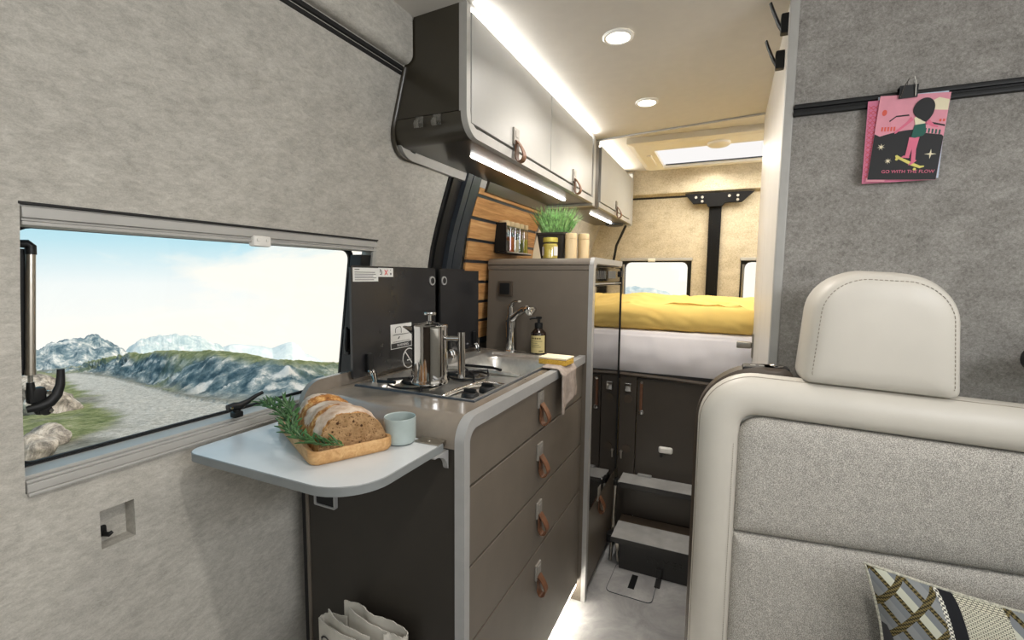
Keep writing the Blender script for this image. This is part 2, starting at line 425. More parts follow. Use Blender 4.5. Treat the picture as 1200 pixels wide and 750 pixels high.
# window stay and its bracket
r = thing('window_stay', 'steel telescopic stay standing at the left end of the side window', 'window stay', (-.925, .325, 1.0))
part('tube', MB().cyl((-.925, .321, 1.055), (-.925, .332, 1.228), .0058, n=20).cyl((-.925, .3205, 1.048), (-.925, .321, 1.056), .0064, n=20), 'chrome_soft', r)
part('sleeve', MB().loops([[(-.944, .3115, 1.048), (-.930, .3115, 1.048), (-.930, .3205, 1.048), (-.944, .3205, 1.048)], [(-.944, .322, 1.232), (-.930, .322, 1.232), (-.930, .331, 1.232), (-.944, .331, 1.232)]]), 'black', r)
part('end_cap', MB().tube([(-.925, .332, 1.224), (-.925, .3325, 1.236), (-.926, .330, 1.239), (-.930, .318, 1.239)], [.0066, .0066, .0063, .0055], 14), 'black', r)
part('rod', MB().cyl((-.925, .3195, 1.034), (-.925, .3205, 1.050), .003, n=12), 'chrome', r)
part('socket', MB().tube([(-.926, .320, 1.012), (-.925, .3195, 1.025), (-.925, .3195, 1.037)], [.006, .0055, .0045], 12), 'black', r)
r = thing('window_latch', 'black hooked latch at the foot of the steel window stay', 'window latch', (-.925, .325, .985))
part('bracket', MB().box(-.935, -.92, .315, .336, 1.004, 1.028, .004).box(-.935, -.921, .322, .342, .985, 1.012, .006).cyl((-.937, .333, .992), (-.920, .333, .992), .0075, n=18), 'black', r)
part('lever', MB().tube([(-.922, .312, .998), (-.919, .326, 1.000), (-.918, .337, 1.004), (-.917, .345, 1.014), (-.917, .350, 1.028), (-.917, .3515, 1.042), (-.917, .352, 1.052)], [.005, .007, .008, .0072, .006, .0052, .0046], 12, flat=(1, .8)), 'black', r)
part('screw', MB().cyl((-.921, .3365, 1.019), (-.916, .3365, 1.019), .0030, n=12), 'chrome', r)
part('screw', MB().cyl((-.921, .3375, .991), (-.9165, .3375, .991), .0028, n=12), 'chrome', r)
r = thing('window_latch', 'black lever latch at the middle of the left window sill', 'window latch', (-.925, .63, .90))
part('bracket', MB().box(-.932, -.915, .622, .642, .899, .912, .003).tube([(-.925, .634, .908), (-.925, .632, .922)], [.008, .007], 12), 'black', r)
part('lever', MB().tube([(-.923, .612, .923), (-.922, .625, .924), (-.921, .637, .922), (-.920, .655, .9275), (-.919, .676, .9365), (-.919, .690, .9395)], [.007, .0085, .0085, .0055, .0042, .0038], 12, flat=(1, .9)), 'black', r)
part('screw', MB().cyl((-.917, .616, .9235), (-.9135, .616, .9235), .003, n=12), 'chrome', r)
r = thing('window_latch', 'black upright latch at the right edge of the side window', 'window latch', (-.91, .94, .99))
part('bracket', MB().box(-.93, -.912, .942, .958, .985, 1.055, .004), 'black', r)
part('lever', MB().tube([(-.912, .938, .998), (-.910, .934, 1.004), (-.909, .932, 1.02), (-.909, .934, 1.048), (-.909, .933, 1.062)], [.006, .0075, .007, .005, .004], 12), 'black', r)

# black door pillar beside the wood slats
def leanbox(mb, d0, d1, y0, y1, z0, z1, n=8, off=0):
    zl = [z0+(z1-z0)*k/n for k in range(n+1)]
    mb.loops([[(wx(z)+d0, y0, z), (wx(z)+d1, y0, z), (wx(z)+d1, y1, z), (wx(z)+d0, y1, z)] for z in zl]); return mb
mb = leanbox(MB(), -.01, .004, 1.262, 1.45, .9, 1.53)
struct('trim_10', mb, 'rubber', smooth=20)
mb = leanbox(MB(), 0, .012, 1.275, 1.302, .9, 1.53)
struct('trim_11', mb, 'black', smooth=20)
mb = leanbox(MB(), 0, .022, 1.338, 1.368, .9, 1.53); leanbox(mb, 0, .020, 1.376, 1.428, .9, 1.53)
struct('pillar', mb, 'slate', smooth=20)

# ------------------------------------------------------------------ slat wall with spice rack
def slx(z): return max(-.814-(1.477-z)*(.032/.225), wx(z)+.011)
def slab(z0, z1, d, y0, y1, mb):
    mb.loops([[(slx(z0)-.008, y0, z0), (slx(z0)+d, y0, z0), (slx(z1)+d, y0, z1), (slx(z1)-.008, y0, z1)], [(slx(z0)-.008, y1, z0), (slx(z0)+d, y1, z0), (slx(z1)+d, y1, z1), (slx(z1)-.008, y1, z1)]]); return mb
r = thing('slat_panel', 'oak slatted wall panel with dark grooves above the sink', 'wall panel', (-.85, 1.75, .93))
mb = MB()
for k in range(10): slab(.93+.0598*k, .93+.0598*(k+1), -.006, 1.449, 2.05, mb)
part('backing', mb, 'slate', r)
for k in range(8):
    zc = 1.477-.0752*k
    hi = min(1.528, zc+.0752-.0055) if k == 0 else zc+.0752-.0055
    part('slat', slab(max(.93, zc+.0055), hi, 0, 1.447, 2.052, MB()), 'slat', r, smooth=0)
r = thing('spice_rack', 'small black wall rack holding the spice jars on the slats', 'spice rack', (-.81, 1.78, 1.285))
mb = MB().box(-.834, -.828, 1.645, 1.885, 1.29, 1.405).box(-.830, -.784, 1.643, 1.650, 1.295, 1.405, .002).box(-.830, -.778, 1.645, 1.885, 1.287, 1.2925, .001)
part('bracket', mb, 'black', r)
part('rail', MB().tube([(-.779, 1.645, 1.292), (-.779, 1.885, 1.292)], .0028, 8), 'chrome_soft', r)
JC = [((62, 52, 48), (120, 108, 98), 'dark peppercorns'), ((182, 84, 40), (220, 128, 62), 'orange chilli flakes'), ((226, 208, 160), (238, 224, 186), 'cream coloured grains'), ((92, 98, 52), (142, 146, 82), 'green dried herbs'), ((196, 176, 30), (218, 202, 60), 'yellow ground spice')]
for k, (a, b, nm) in enumerate(JC):
    y = 1.674+.0465*k; x = -.806
    r = thing('spice_jar', 'cork-topped glass tube jar of %s in the spice rack' % nm, 'jar', (x, y, 1.293), 'spice jars in the wall rack')
    part('glass', MB().lathe([(.0200, 1.2935), (.0210, 1.296), (.0210, 1.395), (.019, 1.396)], (x, y, 0), 20), 'jar_glass', r)
    tt = NT('spice_%d' % k); c = tt.ramp(tt.noise(tt.co(), 260, 2), [(.4, a), (.6, b)]); tt.set(c, .8)
    part('spice', MB().lathe([(.0190, 1.295), (.0190, 1.338+.008*((k*2) % 3))], (x, y, 0), 18), tt.m, r)
    part('cork_lid', MB().lathe([(.0195, 1.394), (.0215, 1.397), (.0215, 1.412), (.0200, 1.414)], (x, y, 0), 20), 'pale_wood', r)
r = part('wall_felt_strip', leanbox(MB(), 0, .018, 2.06, 2.2, 1.2, 1.5), 'white_panel'); r.name = 'trim_12'; r['kind'] = 'structure'

# ------------------------------------------------------------------ kitchen unit
KX, KY0, KY1 = -.455, .757, 1.598
def arc(cy, cz, r, a0, a1, n=8): return [(cy+r*math.cos(a0+(a1-a0)*k/n), cz+r*math.sin(a0+(a1-a0)*k/n)) for k in range(n+1)]
def strap_handle(parent, x, y, z, plate_h=.046, s=1.0, d=(1, 0)):
    """metal plate with a folded leather loop; d = outward direction"""
    w = .0185*s
    mb = MB().box(x, x+.006, y-w, y+w, z, z+plate_h*s, .0015).box(x+.005, x+.0075, y-w*.5, y+w*.5, z+plate_h*s*.45, z+plate_h*s*.85, .001)
    hp = part('handle_plate', mb, 'plate', parent)
    pts = [(x+.004, z+.012*s), (x+.007, z-.012*s), (x+.006, z-.032*s), (x+.013, z-.046*s), (x+.025, z-.042*s), (x+.029, z-.028*s), (x+.021, z-.008*s), (x+.007, z+.012*s)]
    up = [Vector((p[0], 0, p[1])) for p in pts]; fine = []
    for i in range(len(up)-1):
        p0, p1, p2, p3 = up[max(i-1, 0)], up[i], up[i+1], up[min(i+2, len(up)-1)]
        for k in range(4):
            q = k/4; fine.append(.5*((2*p1)+(p2-p0)*q+(2*p0-5*p1+4*p2-p3)*q*q+(3*p1-p0-3*p2+p3)*q**3))
    fine.append(up[-1])
    lps = []
    for i, p in enumerate(fine):
        tt = (fine[min(i+1, len(fine)-1)]-fine[max(i-1, 0)]).normalized(); nn = Vector((tt.z, 0, -tt.x))*.0014
        lps.append([(p.x+nn.x, y-w*.62, p.z+nn.z), (p.x+nn.x, y+w*.62, p.z+nn.z), (p.x-nn.x, y+w*.62, p.z-nn.z), (p.x-nn.x, y-w*.62, p.z-nn.z)])
    part('leather_loop', MB().loops(lps), 'leather_strap', parent, smooth=50)

K = thing('kitchen_cabinet', 'taupe kitchen cabinet with four drawers under the worktop', 'kitchen cabinet', (-.66, 1.18, 0))
mb = MB().box(-.868, -.475, .775, KY1, .07, .785)
part('body', mb, 'taupe_dark', K, smooth=0)
part('end_panel', MB().box(-.868, -.468, .760, .776, .0, .88, .001), 'end_dark', K, smooth=0)
part('plinth', MB().box(-.868, -.53, .80, KY1, 0, .07), 'taupe_dark', K, smooth=0)
part('back_filler', MB().box(-.90, -.866, .768, 1.59, 0, .89), 'rubber', K, smooth=0)
part('end_post', MB().box(-.878, -.868, .757, .776, 0, .875, .003), 'taupe', K)
A = arc(.807, .873, .050, PI, PI/2, 8)
outer = [(KY0, .0)]+A+[(KY1, .923)]
B = arc(.807, .873, .028, PI/2, PI, 8)
inner = [(KY1, .899), (.807, .899)]+B[1:]+[(KY0+.019, .0)]
inner = [(KY1, .897), (.807, .897)]+[(p[0], p[1]-.004) for p in B[1:]]+[(KY0+.019, .0)]
part('edge_trim', MB().ext(outer+inner, 'x', -.468, -.446), 'alu', K)
for (z0, z1, hz) in ((.776, .891, .842), (.604, .771, .695), (.432, .599, .527), (.072, .427, .345)):
    d = part('drawer_front', MB().box(-.474, KX, .783, KY1-.004, z0, z1, .0022), 'taupe', K)
    strap_handle(d, KX, 1.178, hz)
part('toe_light', MB().box(-.472, -.458, .80, 1.59, .062, .069, .001), 'toe_led', K, label='glowing light strip under the drawers')
r = thing('power_socket', 'black square socket with silver frame on the cabinet end', 'socket', (-.81, .756, .67))
x0, x1, z0, z1 = -.842, -.778, .672, .745
o = rr(x0, x1, z0, z1, .003, 3); i = rr(x0+.005, x1-.004, z0+.004, z1-.004, .003, 3)
part('frame', MB().loops([[(p[0], .760, p[1]) for p in o], [(p[0], .751, p[1]) for p in o], [(p[0], .751, p[1]) for p in i], [(p[0], .759, p[1]) for p in i]], False, False), 'alu', r)
part('face', MB().box(x0+.004, x1-.003, .754, .760, z0+.003, z1-.003), 'rubber', r, smooth=0)

# worktop in one piece, with the hob cut-out
HX0, HX1, HY0, HY1 = -.842, -.502, .893, 1.545
struct('trim_13', MB().box(wx(1.292)-.004, wx(1.292)+.0012, .303, 1.014, 1.2898, 1.2935, .0005), 'rubber')
wt = thing('worktop', 'brown-grey worktop curving down at its near end', 'worktop', (-.66, 1.18, .86))
A = arc(.807, .870, .050, PI, PI/2, 10); B = arc(.807, .870, .030, PI/2, PI, 10)
prof = [(.757, .862)]+A+[(HY0, .920), (HY0, .900), (.807, .900)]+B[1:]+[(.777, .862)]
mb = MB().ext(prof, 'x', -.872, -.468)
mb.box(-.872, HX0, HY0, HY1, .90, .92).box(HX1, -.468, HY0, HY1, .90, .92).box(-.872, -.468, HY1, KY1, .90, .92)
part('top', mb, 'worktop', wt)
up = [(.757, .88), (.757, .895)]+arc(.812, .895, .055, PI, PI/2, 8)[1:]+[(KY1, .953), (KY1, .90), (.82, .90)]
part('upstand', MB().ext(up, 'x', -.888, -.874), 'worktop', wt)

# folding table
ft = thing('folding_table', 'white fold-out table flap hinged to the kitchen end', 'table', (-.69, .62, .862))
TZ = .876
o = rr(-.885, -.485, .502, .748, (.03, .085, .006, .03), 10)
part('top', MB().ext(rr(-.884, -.486, .503, .747, (.029, .084, .006, .029), 10), 'z', TZ-.004, TZ), 'table_top', ft)
o2 = [(p[0], p[1]) for p in o]
part('edge_band', MB().loops([[(p[0], p[1], TZ-.0165) for p in rr(-.883, -.487, .504, .746, (.03, .085, .006, .03), 10)], [(p[0], p[1], TZ-.015) for p in o2], [(p[0], p[1], TZ-.001) for p in o2], [(p[0], p[1], TZ+.0003) for p in rr(-.8838, -.4862, .5032, .7468, (.029, .084, .006, .029), 10)]], True, False), 'table_edge', ft)
part('hinge', MB().box(-.54, -.486, .727, .752, TZ, TZ+.003, .001).cyl((-.515, .74, TZ+.002), (-.515, .74, TZ+.0045), .004, n=12).cyl((-.54, .752, TZ+.0), (-.486, .752, TZ+.0), .004, n=12), 'chrome_soft', ft)
ap = [(.757, .86), (.71, .86)]+[(.71+.043*math.sin(a), .857-.030*(1-math.cos(a))) for a in [PI/2*k/8 for k in range(9)]]+[(.757, .822)]
part('bracket', MB().ext(ap, 'x', -.492, -.482), 'alu', ft)

# ------------------------------------------------------------------ hob and sink
HS = thing('hob_and_sink', 'stainless steel gas hob and sink unit with two glass lids', 'hob and sink', (-.67, 1.22, .80))
def inset(x, y):
    """depth of the pressed steel tray"""
    dx = min(x-HX0, HX1-x); dy = min(y-HY0, HY1-y)
    d = -.012*sstep(.012, .024, min(dx-.045*(1 if x < -.7 else 0), dy))
    # sink basin
    bx0, bx1, by0, by1 = -.775, -.522, 1.235, 1.505
    m = min(x-bx0, bx1-x, y-by0, by1-y)
    cx, cy = max(bx0+.05-x, x-bx1+.05, 0), max(by0+.05-y, y-by1+.05, 0)
    if cx > 0 and cy > 0: m = .05-math.hypot(cx, cy)
    d -= .085*sstep(0, .026, m)
    # raised divider between hob and sink
    return d
mb = MB().grid(lambda u, v: (HX0+(HX1-HX0)*u, HY0+(HY1-HY0)*v, .922+inset(HX0+(HX1-HX0)*u, HY0+(HY1-HY0)*v)), 90, 160)
mb.box(HX0, HX1, HY0, HY0+.004, .908, .9215).box(HX0, HX1, HY1-.004, HY1, .908, .9215).box(HX0, HX0+.004, HY0, HY1, .908, .9215).box(HX1-.004, HX1, HY0, HY1, .908, .9215)
part('steel_tray', mb, 'steel', HS, smooth=60)
part('rim_seal', MB().tube([(HX0, HY0-.002, .9205), (HX1+.001, HY0-.002, .9205), (HX1+.001, HY1, .9205)], .0042, 8), 'slate', HS)
part('drain', MB().lathe([(.026, .826), (.026, .829), (.014, .8285), (.013, .826)], (-.65, 1.40, 0), 24), 'chrome', HS)
for bx, by, br in ((-.735, 1.00, .042), (-.655, 1.135, .034)):
    b = part('burner', MB().lathe([(br+.016, .9105), (br+.014, .9145), (br, .9150), (br, .919)], (bx, by, 0), 32), 'chrome_soft', HS)
    part('burner_cap', MB().lathe([(br*.88, .919), (br*.92, .9225), (br*.84, .9258), (.004, .9265)], (bx, by, 0), 32), 'black', b)
def grate(bx, by, r):
    mb = MB(); z = .931
    for k in range(4):
        a = PI/4+k*PI/2; c, s = math.cos(a), math.sin(a)
        mb.tube([(bx+c*r*1.45, by+s*r*1.45, .911), (bx+c*r*1.42, by+s*r*1.42, z), (bx+c*r*.35, by+s*r*.35, z)], .0034, 8)
    mb.tube([(bx+r*1.42*math.cos(2*PI*k/28), by+r*1.42*math.sin(2*PI*k/28), z-.012) for k in range(28)], .0028, 6, closed=True)
    part('pan_support', mb, 'black', HS)
grate(-.735, 1.0, .052); grate(-.655, 1.135, .040)
for q_ in ([(-.80, .925, .929), (-.755, .925, .932), (-.745, .925, .932)], [(-.72, 1.075, .931), (-.60, 1.075, .931)], [(-.585, 1.20, .929), (-.62, 1.215, .930), (-.72, 1.215, .929)]): part('support_bar', MB().tube(q_, .0043, 8), 'black', HS)
for kx, ky in ((-.545, .952), (-.535, 1.022)):
    kn = part('control_knob', MB().lathe([(.021, .910), (.022, .913), (.020, .922), (.017, .9245)], (kx, ky, 0), 28), 'black', HS)
    part('grip', MB().box(kx-.016, kx+.016, ky-.004, ky+.004, .923, .933, .002), 'black', kn)
part('divider_ridge', MB().tube([(-.60, .905, .914), (-.596, .96, .918), (-.588, 1.02, .919), (-.572, 1.06, .919), (-.545, 1.078, .918), (-.515, 1.08, .916)], .0058, 10), 'chrome', HS)
part('sink_ridge', MB().tube([(-.82, 1.222, .913), (-.75, 1.214, .918), (-.62, 1.212, .918), (-.53, 1.214, .914)], .006, 10), 'steel', HS)
def lid(y0, y1, names):
    o = rr(y0, y1, .935, 1.222, .006, 3)
    L = part('glass_lid', MB().ext(o, 'x', -.858, -.851), 'lid_glass', HS)
    return L
L1 = lid(.893, 1.262, 0); L2 = lid(1.292, 1.548, 0)
def ring(mb, y, z, r, w, x, n=24, h=.0015):
    o = [(x, y+r*math.cos(2*PI*k/n), z+r*math.sin(2*PI*k/n)) for k in range(n)]; i = [(x, y+(r-w)*math.cos(2*PI*k/n), z+(r-w)*math.sin(2*PI*k/n)) for k in range(n)]
    up = lambda lp, d: [(p[0]+d, p[1], p[2]) for p in lp]
    mb.loops([o, up(o, h), up(i, h), i], False, False); return mb
for L, y in ((L1, 1.243), (L2, 1.311)):
    part('bumper', MB().cyl((-.8512, y, 1.182), (-.847, y, 1.182), .0095, n=24), 'black', L)
    part('bumper_ring', ring(MB(), y, 1.182, .0140, .0036, -.851, 28, .0035), 'alu', L)
for L, y in ((L1, .945), (L1, 1.21), (L2, 1.335), (L2, 1.505)):
    part('hinge', MB().box(-.851, -.838, y-.010, y+.010, .945, .995, .004), 'black', L)
    part('hinge_arm', MB().tube([(-.840, y-.007, .950), (-.832, y-.007, .944), (-.827, y-.007, .928), (-.825, y-.007, .916)], .0035, 8).tube([(-.840, y+.007, .950), (-.832, y+.007, .944), (-.827, y+.007, .928), (-.825, y+.007, .916)], .0035, 8).box(-.832, -.808, y-.016, y+.016, .912, .917, .002), 'chrome', L)
# stickers on the big lid
def plateYZ(y0, y1, z0, z1, x, t=.0006): return MB().box(x, x+t, y0, y1, z0, z1)
def lines(mb, y0, y1, z0, z1, n, x, h=.0022, jag=.25):
    for k in range(n):
        z = z1-(z1-z0)*(k+.5)/n; mb.box(x, x+.0003, y0, y1-(y1-y0)*jag*random.random(), z-h/2, z+h/2)
    return mb
sx = -.851
s1 = part('warning_label', plateYZ(.899, .992, 1.182, 1.217, sx), 'sign_white', L1, label='grey sticker with small lines of text')
part('text', lines(MB(), .905, .986, 1.184, 1.208, 5, sx+.0007, .0016).box(sx+.0007, sx+.001, .905, .922, 1.2115, 1.2135), 'ink', s1)
s2 = part('warning_label', plateYZ(.9925, 1.054, 1.194, 1.218, sx), 'sign_white', L1, label='white sticker with a red cross')
mb = MB().box(sx+.0007, sx+.001, .999, 1.001, 1.205, 1.215).box(sx+.0007, sx+.001, .999, 1.006, 1.200, 1.202)
mb.tube([(sx+.001, 1.003, 1.213), (sx+.001, 1.007, 1.206), (sx+.001, 1.004, 1.199)], .0009, 5).box(sx+.0007, sx+.001, 1.041, 1.046, 1.199, 1.205).box(sx+.0007, sx+.001, 1.042, 1.044, 1.211, 1.214)
part('pictogram', mb, 'ink', s2)
part('red_cross', MB().tube([(sx+.001, 1.018, 1.213), (sx+.001, 1.030, 1.199)], .0012, 5).tube([(sx+.001, 1.030, 1.213), (sx+.001, 1.018, 1.199)], .0012, 5), 'red_ink', s2)
s3 = part('warning_label', plateYZ(1.040, 1.135, .99, 1.060, sx), 'sign_white', L1, label='square white sticker with pot drawing and black warning band')
mb = MB().box(sx+.0007, sx+.001, 1.042, 1.133, .992, 1.006)
part('warning_band', mb, 'ink', s3)
mb = MB(); text(mb, 'WARNING', .011, basis((sx+.0012, 1.066, .9955), (0, 1, 0), (0, 0, 1), (1, 0, 0))); part('text', mb, 'sign_white', s3, smooth=0)
mb = MB().tube([(sx+.001, 1.06, 1.036), (sx+.001, 1.06, 1.046), (sx+.001, 1.067, 1.052), (sx+.001, 1.083, 1.052), (sx+.001, 1.086, 1.046), (sx+.001, 1.086, 1.034)], .001, 5).tube([(sx+.001, 1.05, 1.030), (sx+.001, 1.125, 1.030)], .0008, 5).tube([(sx+.001, 1.072, 1.018), (sx+.001, 1.078, 1.024)], .0016, 5).tube([(sx+.001, 1.05, 1.010), (sx+.001, 1.125, 1.010)], .0006, 5)
part('pictogram', mb, 'ink', s3)
mb = ring(MB(), 1.122, .955, .030, .0028, sx, 32, .0006).box(sx, sx+.0006, 1.1205, 1.1235, .928, .983, mat=Matrix.Translation((0, 1.122, .955)) @ Matrix.Rotation(.7, 4, 'X') @ Matrix.Translation((0, -1.122, -.955)))
mb.box(sx, sx+.0006, 1.113, 1.130, .948, .951)
part('prohibition_mark', mb, 'sign_white', L1)

# ------------------------------------------------------------------ french press
px_, py_ = -.662, .957
pz = .9345
fp = thing('french_press', 'polished steel french press standing on the gas hob', 'french press', (px_, py_, pz))
part('body', MB().lathe([(.036, pz), (.0462, pz+.001), (.0468, pz+.008), (.0440, pz+.015), (.0435, pz+.134), (.0442, pz+.138), (.0435, pz+.142)], (px_, py_, 0), 56), 'press', fp)
part('lid', MB().lathe([(.0445, pz+.139), (.0448, pz+.143), (.041, pz+.1465), (.012, pz+.150), (.008, pz+.153), (.0045, pz+.154)], (px_, py_, 0), 48), 'press', fp)
pk = part('plunger', MB().cyl((px_, py_, pz+.15), (px_, py_, pz+.170), .0042, n=14), 'press', fp)
part('plunger_knob', MB().lathe([(.007, pz+.168), (.0155, pz+.169), (.0165, pz+.172), (.0155, pz+.1755), (.006, pz+.176)], (px_, py_, 0), 28), 'press', pk)
hd = Vector((.96, .28, 0)).normalized()
def hp(d, z, s=0): return (px_+hd.x*d-hd.y*s, py_+hd.y*d+hd.x*s, pz+z)
h = part('handle', MB().cyl(hp(.080, .015), hp(.080, .128), .0088, n=22), 'press', fp)
part('handle_arm', MB().cyl(hp(.040, .112), hp(.078, .112), .0062, n=18), 'press', h)
sp = Vector((-.93, -.37, 0)).normalized()
S = lambda d, z, s: (px_+sp.x*d-sp.y*s, py_+sp.y*d+sp.x*s, pz+z)
mb = MB().loops([[S(.036, .112, 0), S(.040, .126, .012), S(.040, .139, .016), S(.040, .1395, 0), S(.040, .139, -.016), S(.040, .126, -.012)],
                 [S(.055, .128, 0), S(.056, .132, .006), S(.057, .139, .008), S(.057, .137, 0), S(.057, .139, -.008), S(.056, .132, -.006)],
                 [S(.066, .136, 0), S(.066, .1375, .004), S(.066, .1405, .005), S(.066, .139, 0), S(.066, .1405, -.005), S(.066, .1375, -.004)]])
part('spout', mb, 'press', fp, smooth=60)

# ------------------------------------------------------------------ faucet, soap, sponge, cloth
fx, fy = -.722, 1.566
fa = thing('faucet', 'chrome lever faucet at the far corner of the sink', 'faucet', (fx, fy, .92))
part('base', MB().lathe([(.027, .92), (.027, .925), (.021, .929), (.019, .932)], (fx, fy, 0), 28), 'chrome', fa)
part('column', MB().tube([(fx, fy, .925), (fx, fy, .98), (fx, fy, 1.03), (fx+.003, fy-.002, 1.055)], [.022, .0205, .0215, .019], 20), 'chrome', fa)
part('spout', MB().tube([(fx+.004, fy-.004, 1.040), (fx+.022, fy-.014, 1.053), (fx+.045, fy-.028, 1.070), (fx+.068, fy-.042, 1.081), (fx+.085, fy-.053, 1.083)], [.016, .013, .012, .014, .014], 16), 'chrome', fa)
part('spray_head', MB().lathe([(.012, -.018), (.016, -.013), (.024, -.004), (.025, .004), (.019, .011), (.004, .013)], (fx+.098, fy-.060, 1.083), 24), 'chrome', fa)
lv = part('lever', MB().tube([(fx-.004, fy+.004, 1.05), (fx-.005, fy+.004, 1.085), (fx+.004, fy, 1.098)], [.013, .012, .009], 14), 'chrome', fa)
part('lever_tip', MB().tube([(fx+.002, fy, 1.097), (fx+.022, fy-.012, 1.108), (fx+.042, fy-.024, 1.109)], [.007, .008, .006], 12, flat=(.6, 1.3)), 'chrome', lv)
M['bottle'] = plain('brown_bottle', (34, 22, 16), .15, spec=.6, var=.06)
M['soap_label'] = plain('cream_label', (214, 198, 140), .6, var=.02)
bx_, by_ = -.612, 1.562
so = thing('soap_dispenser', 'brown pump bottle with cream label beside the faucet', 'soap dispenser', (bx_, by_, .92))
part('bottle', MB().lathe([(.024, .9205), (.0275, .923), (.0280, .928), (.0280, .992), (.0265, .999), (.016, 1.010), (.0125, 1.014), (.0125, 1.017)], (bx_, by_, 0), 36), 'bottle', so)
part('collar', MB().lathe([(.0135, 1.014), (.0145, 1.016), (.0145, 1.032), (.012, 1.034)], (bx_, by_, 0), 28), 'black', so)
part('pump', MB().cyl((bx_, by_, 1.032), (bx_, by_, 1.050), .0048, n=12).box(bx_-.008, bx_+.010, by_-.008, by_+.008, 1.047, 1.056, .003).tube([(bx_-.004, by_, 1.051), (bx_-.022, by_-.010, 1.050), (bx_-.030, by_-.014, 1.046)], [.0045, .004, .0035], 10), 'black', so)
lab = MB(); n = 16; a0 = math.radians(-137); a1 = math.radians(-18)
lab.loops([[(bx_+.0286*math.cos(a0+(a1-a0)*k/n), by_+.0286*math.sin(a0+(a1-a0)*k/n), z) for k in range(n+1)] for z in (.928, .990)], False, False, closed=False)
lp = part('paper_label', lab, 'soap_label', so)
def onlabel(mb, a_from, a_to, z, h):
    n = 8; mb.loops([[(bx_+.0289*math.cos(a_from+(a_to-a_from)*k/n), by_+.0289*math.sin(a_from+(a_to-a_from)*k/n), zz) for k in range(n+1)] for zz in (z-h/2, z+h/2)], False, False, closed=False)
mb = MB(); A = math.radians
for (a, b) in ((-124, -112), (-109, -100), (-96, -84), (-80, -68), (-64, -52)): onlabel(mb, A(a), A(b), .980, .0055)
for k, z in enumerate((.970, .963, .956, .949)): onlabel(mb, A(-122), A(-40-12*((k*3) % 4)), z, .0016)
onlabel(mb, A(-66), A(-36), .9345, .004)
part('lettering', mb, plain('label_ink', (104, 92, 56), .6), lp)
t = NT('sponge_yellow'); v = t.co(); vo = t.n('ShaderNodeTexVoronoi'); vo.inputs['Scale'].default_value = 260; t.l(v, vo.inputs['Vector'])
t.bump(vo.outputs['Distance'], .8, .002); M['sponge'] = t.set(t.ramp(vo.outputs['Distance'], [(.1, (170, 128, 46)), (.5, (214, 174, 80))]), .95, 0, .1)
M['sponge_top'] = plain('sponge_scourer', (240, 226, 194), .95, spec=.1, var=.05, scale=200, bump=.5, bscale=300)
spg = thing('kitchen_sponge', 'yellow sponge with pale top lying on the cloth', 'sponge', (-.478, 1.372, .93))
RM = Matrix.Translation((-.478, 1.376, .9285)) @ Matrix.Rotation(math.radians(-4), 4, 'Z')
part('foam', MB().box(-.046, .046, -.034, .034, .0, .017, .003).xf(RM), 'sponge', spg)
part('scourer', MB().box(-.046, .046, -.034, .034, .0172, .0235, .002).xf(RM), 'sponge_top', spg)
M['cloth'] = plain('taupe_dishcloth', (160, 148, 139), .95, spec=.1, var=.08, scale=60, bump=.7, bscale=420)
def clothf(u, v):
    # u along kitchen, v over the rail and down the front
    y = 1.30+.135*u+.012*math.sin(9*v)*u-.018*v*(1-u)
    s = v*.180
    if s < .055: x, z = -.498+s*.9, .9262+.002*math.sin(6*u)
    elif s < .07:
        a = (s-.055)/.015*PI/2; x, z = -.4485+.012*math.sin(a), .9262-.012*(1-math.cos(a))
    else: x, z = -.4365+.006*math.sin(u*11+1)*sstep(.07, .2, s)+.006, .9142-(s-.07)*(.80+.28*(1-u)+.07*math.sin(u*8))
    return (x, y, z)
mb = MB().grid(clothf, 26, 34)
o = part('dish_cloth', mb, 'cloth', None, 60); tag(o, 'taupe dishcloth hanging over the worktop edge under the sponge', 'cloth')
sol = o.modifiers.new('thick', 'SOLIDIFY'); sol.thickness = .003; sol.offset = 1

# ------------------------------------------------------------------ bread board, bread, herbs, cup
ang = math.atan2(.447, -.895)
ux, uy = Vector((-.885, .466, 0)), Vector((.466, .885, 0))   # long axis (away to the left) and short axis
TM = basis((-.619, .546, TZ+.0005), ux, uy, (0, 0, 1))
bt = thing('wooden_tray', 'shallow wooden tray under the loaf on the folding table', 'tray', TM @ Vector((.115, .08, 0)))
L_, W_ = .262, .150
def trl(i, z, r): return [(p[0], p[1], z) for p in rr(i, L_-i, i, W_-i, r, 6)]
part('tray_body', MB().loops([trl(.005, 0, .016), trl(.001, .004, .02), trl(0, .010, .02), trl(0, .022, .02), trl(.002, .0245, .018), trl(.007, .0235, .014), trl(.009, .012, .012), trl(.013, .009, .01)]).xf(TM), 'tray', bt)
t = NT('bread_crust'); v = t.co(); 
tc = t.n('ShaderNodeTexCoord'); at = t.n('ShaderNodeVertexColor'); at.layer_name = 'flour'
n1 = t.noise(v, 70, 6, .7); n2 = t.noise(v, 24, 4, .6)
brown = t.ramp(n1, [(.3, (104, 62, 32)), (.48, (170, 116, 64)), (.62, (216, 172, 108))])
flour = t.ramp(n2, [(.3, (158, 128, 102)), (.55, (204, 186, 168)), (.75, (220, 209, 197))])
f = t.math('ADD', at.outputs[0], t.math('MULTIPLY', t.math('SUBTRACT', n1, .5), 2.2))
t.bump(n1, .5, .004); M['crust'] = t.set(t.mix(t.ramp(f, [(.4, (0, 0, 0)), (.62, (255, 255, 255))]), brown, flour), .85, 0, .2)
t = NT('bread_crumb'); v = t.co(); vo = t.n('ShaderNodeTexVoronoi'); vo.inputs['Scale'].default_value = 210; t.l(v, vo.inputs['Vector']); n = t.noise(v, 60, 4)
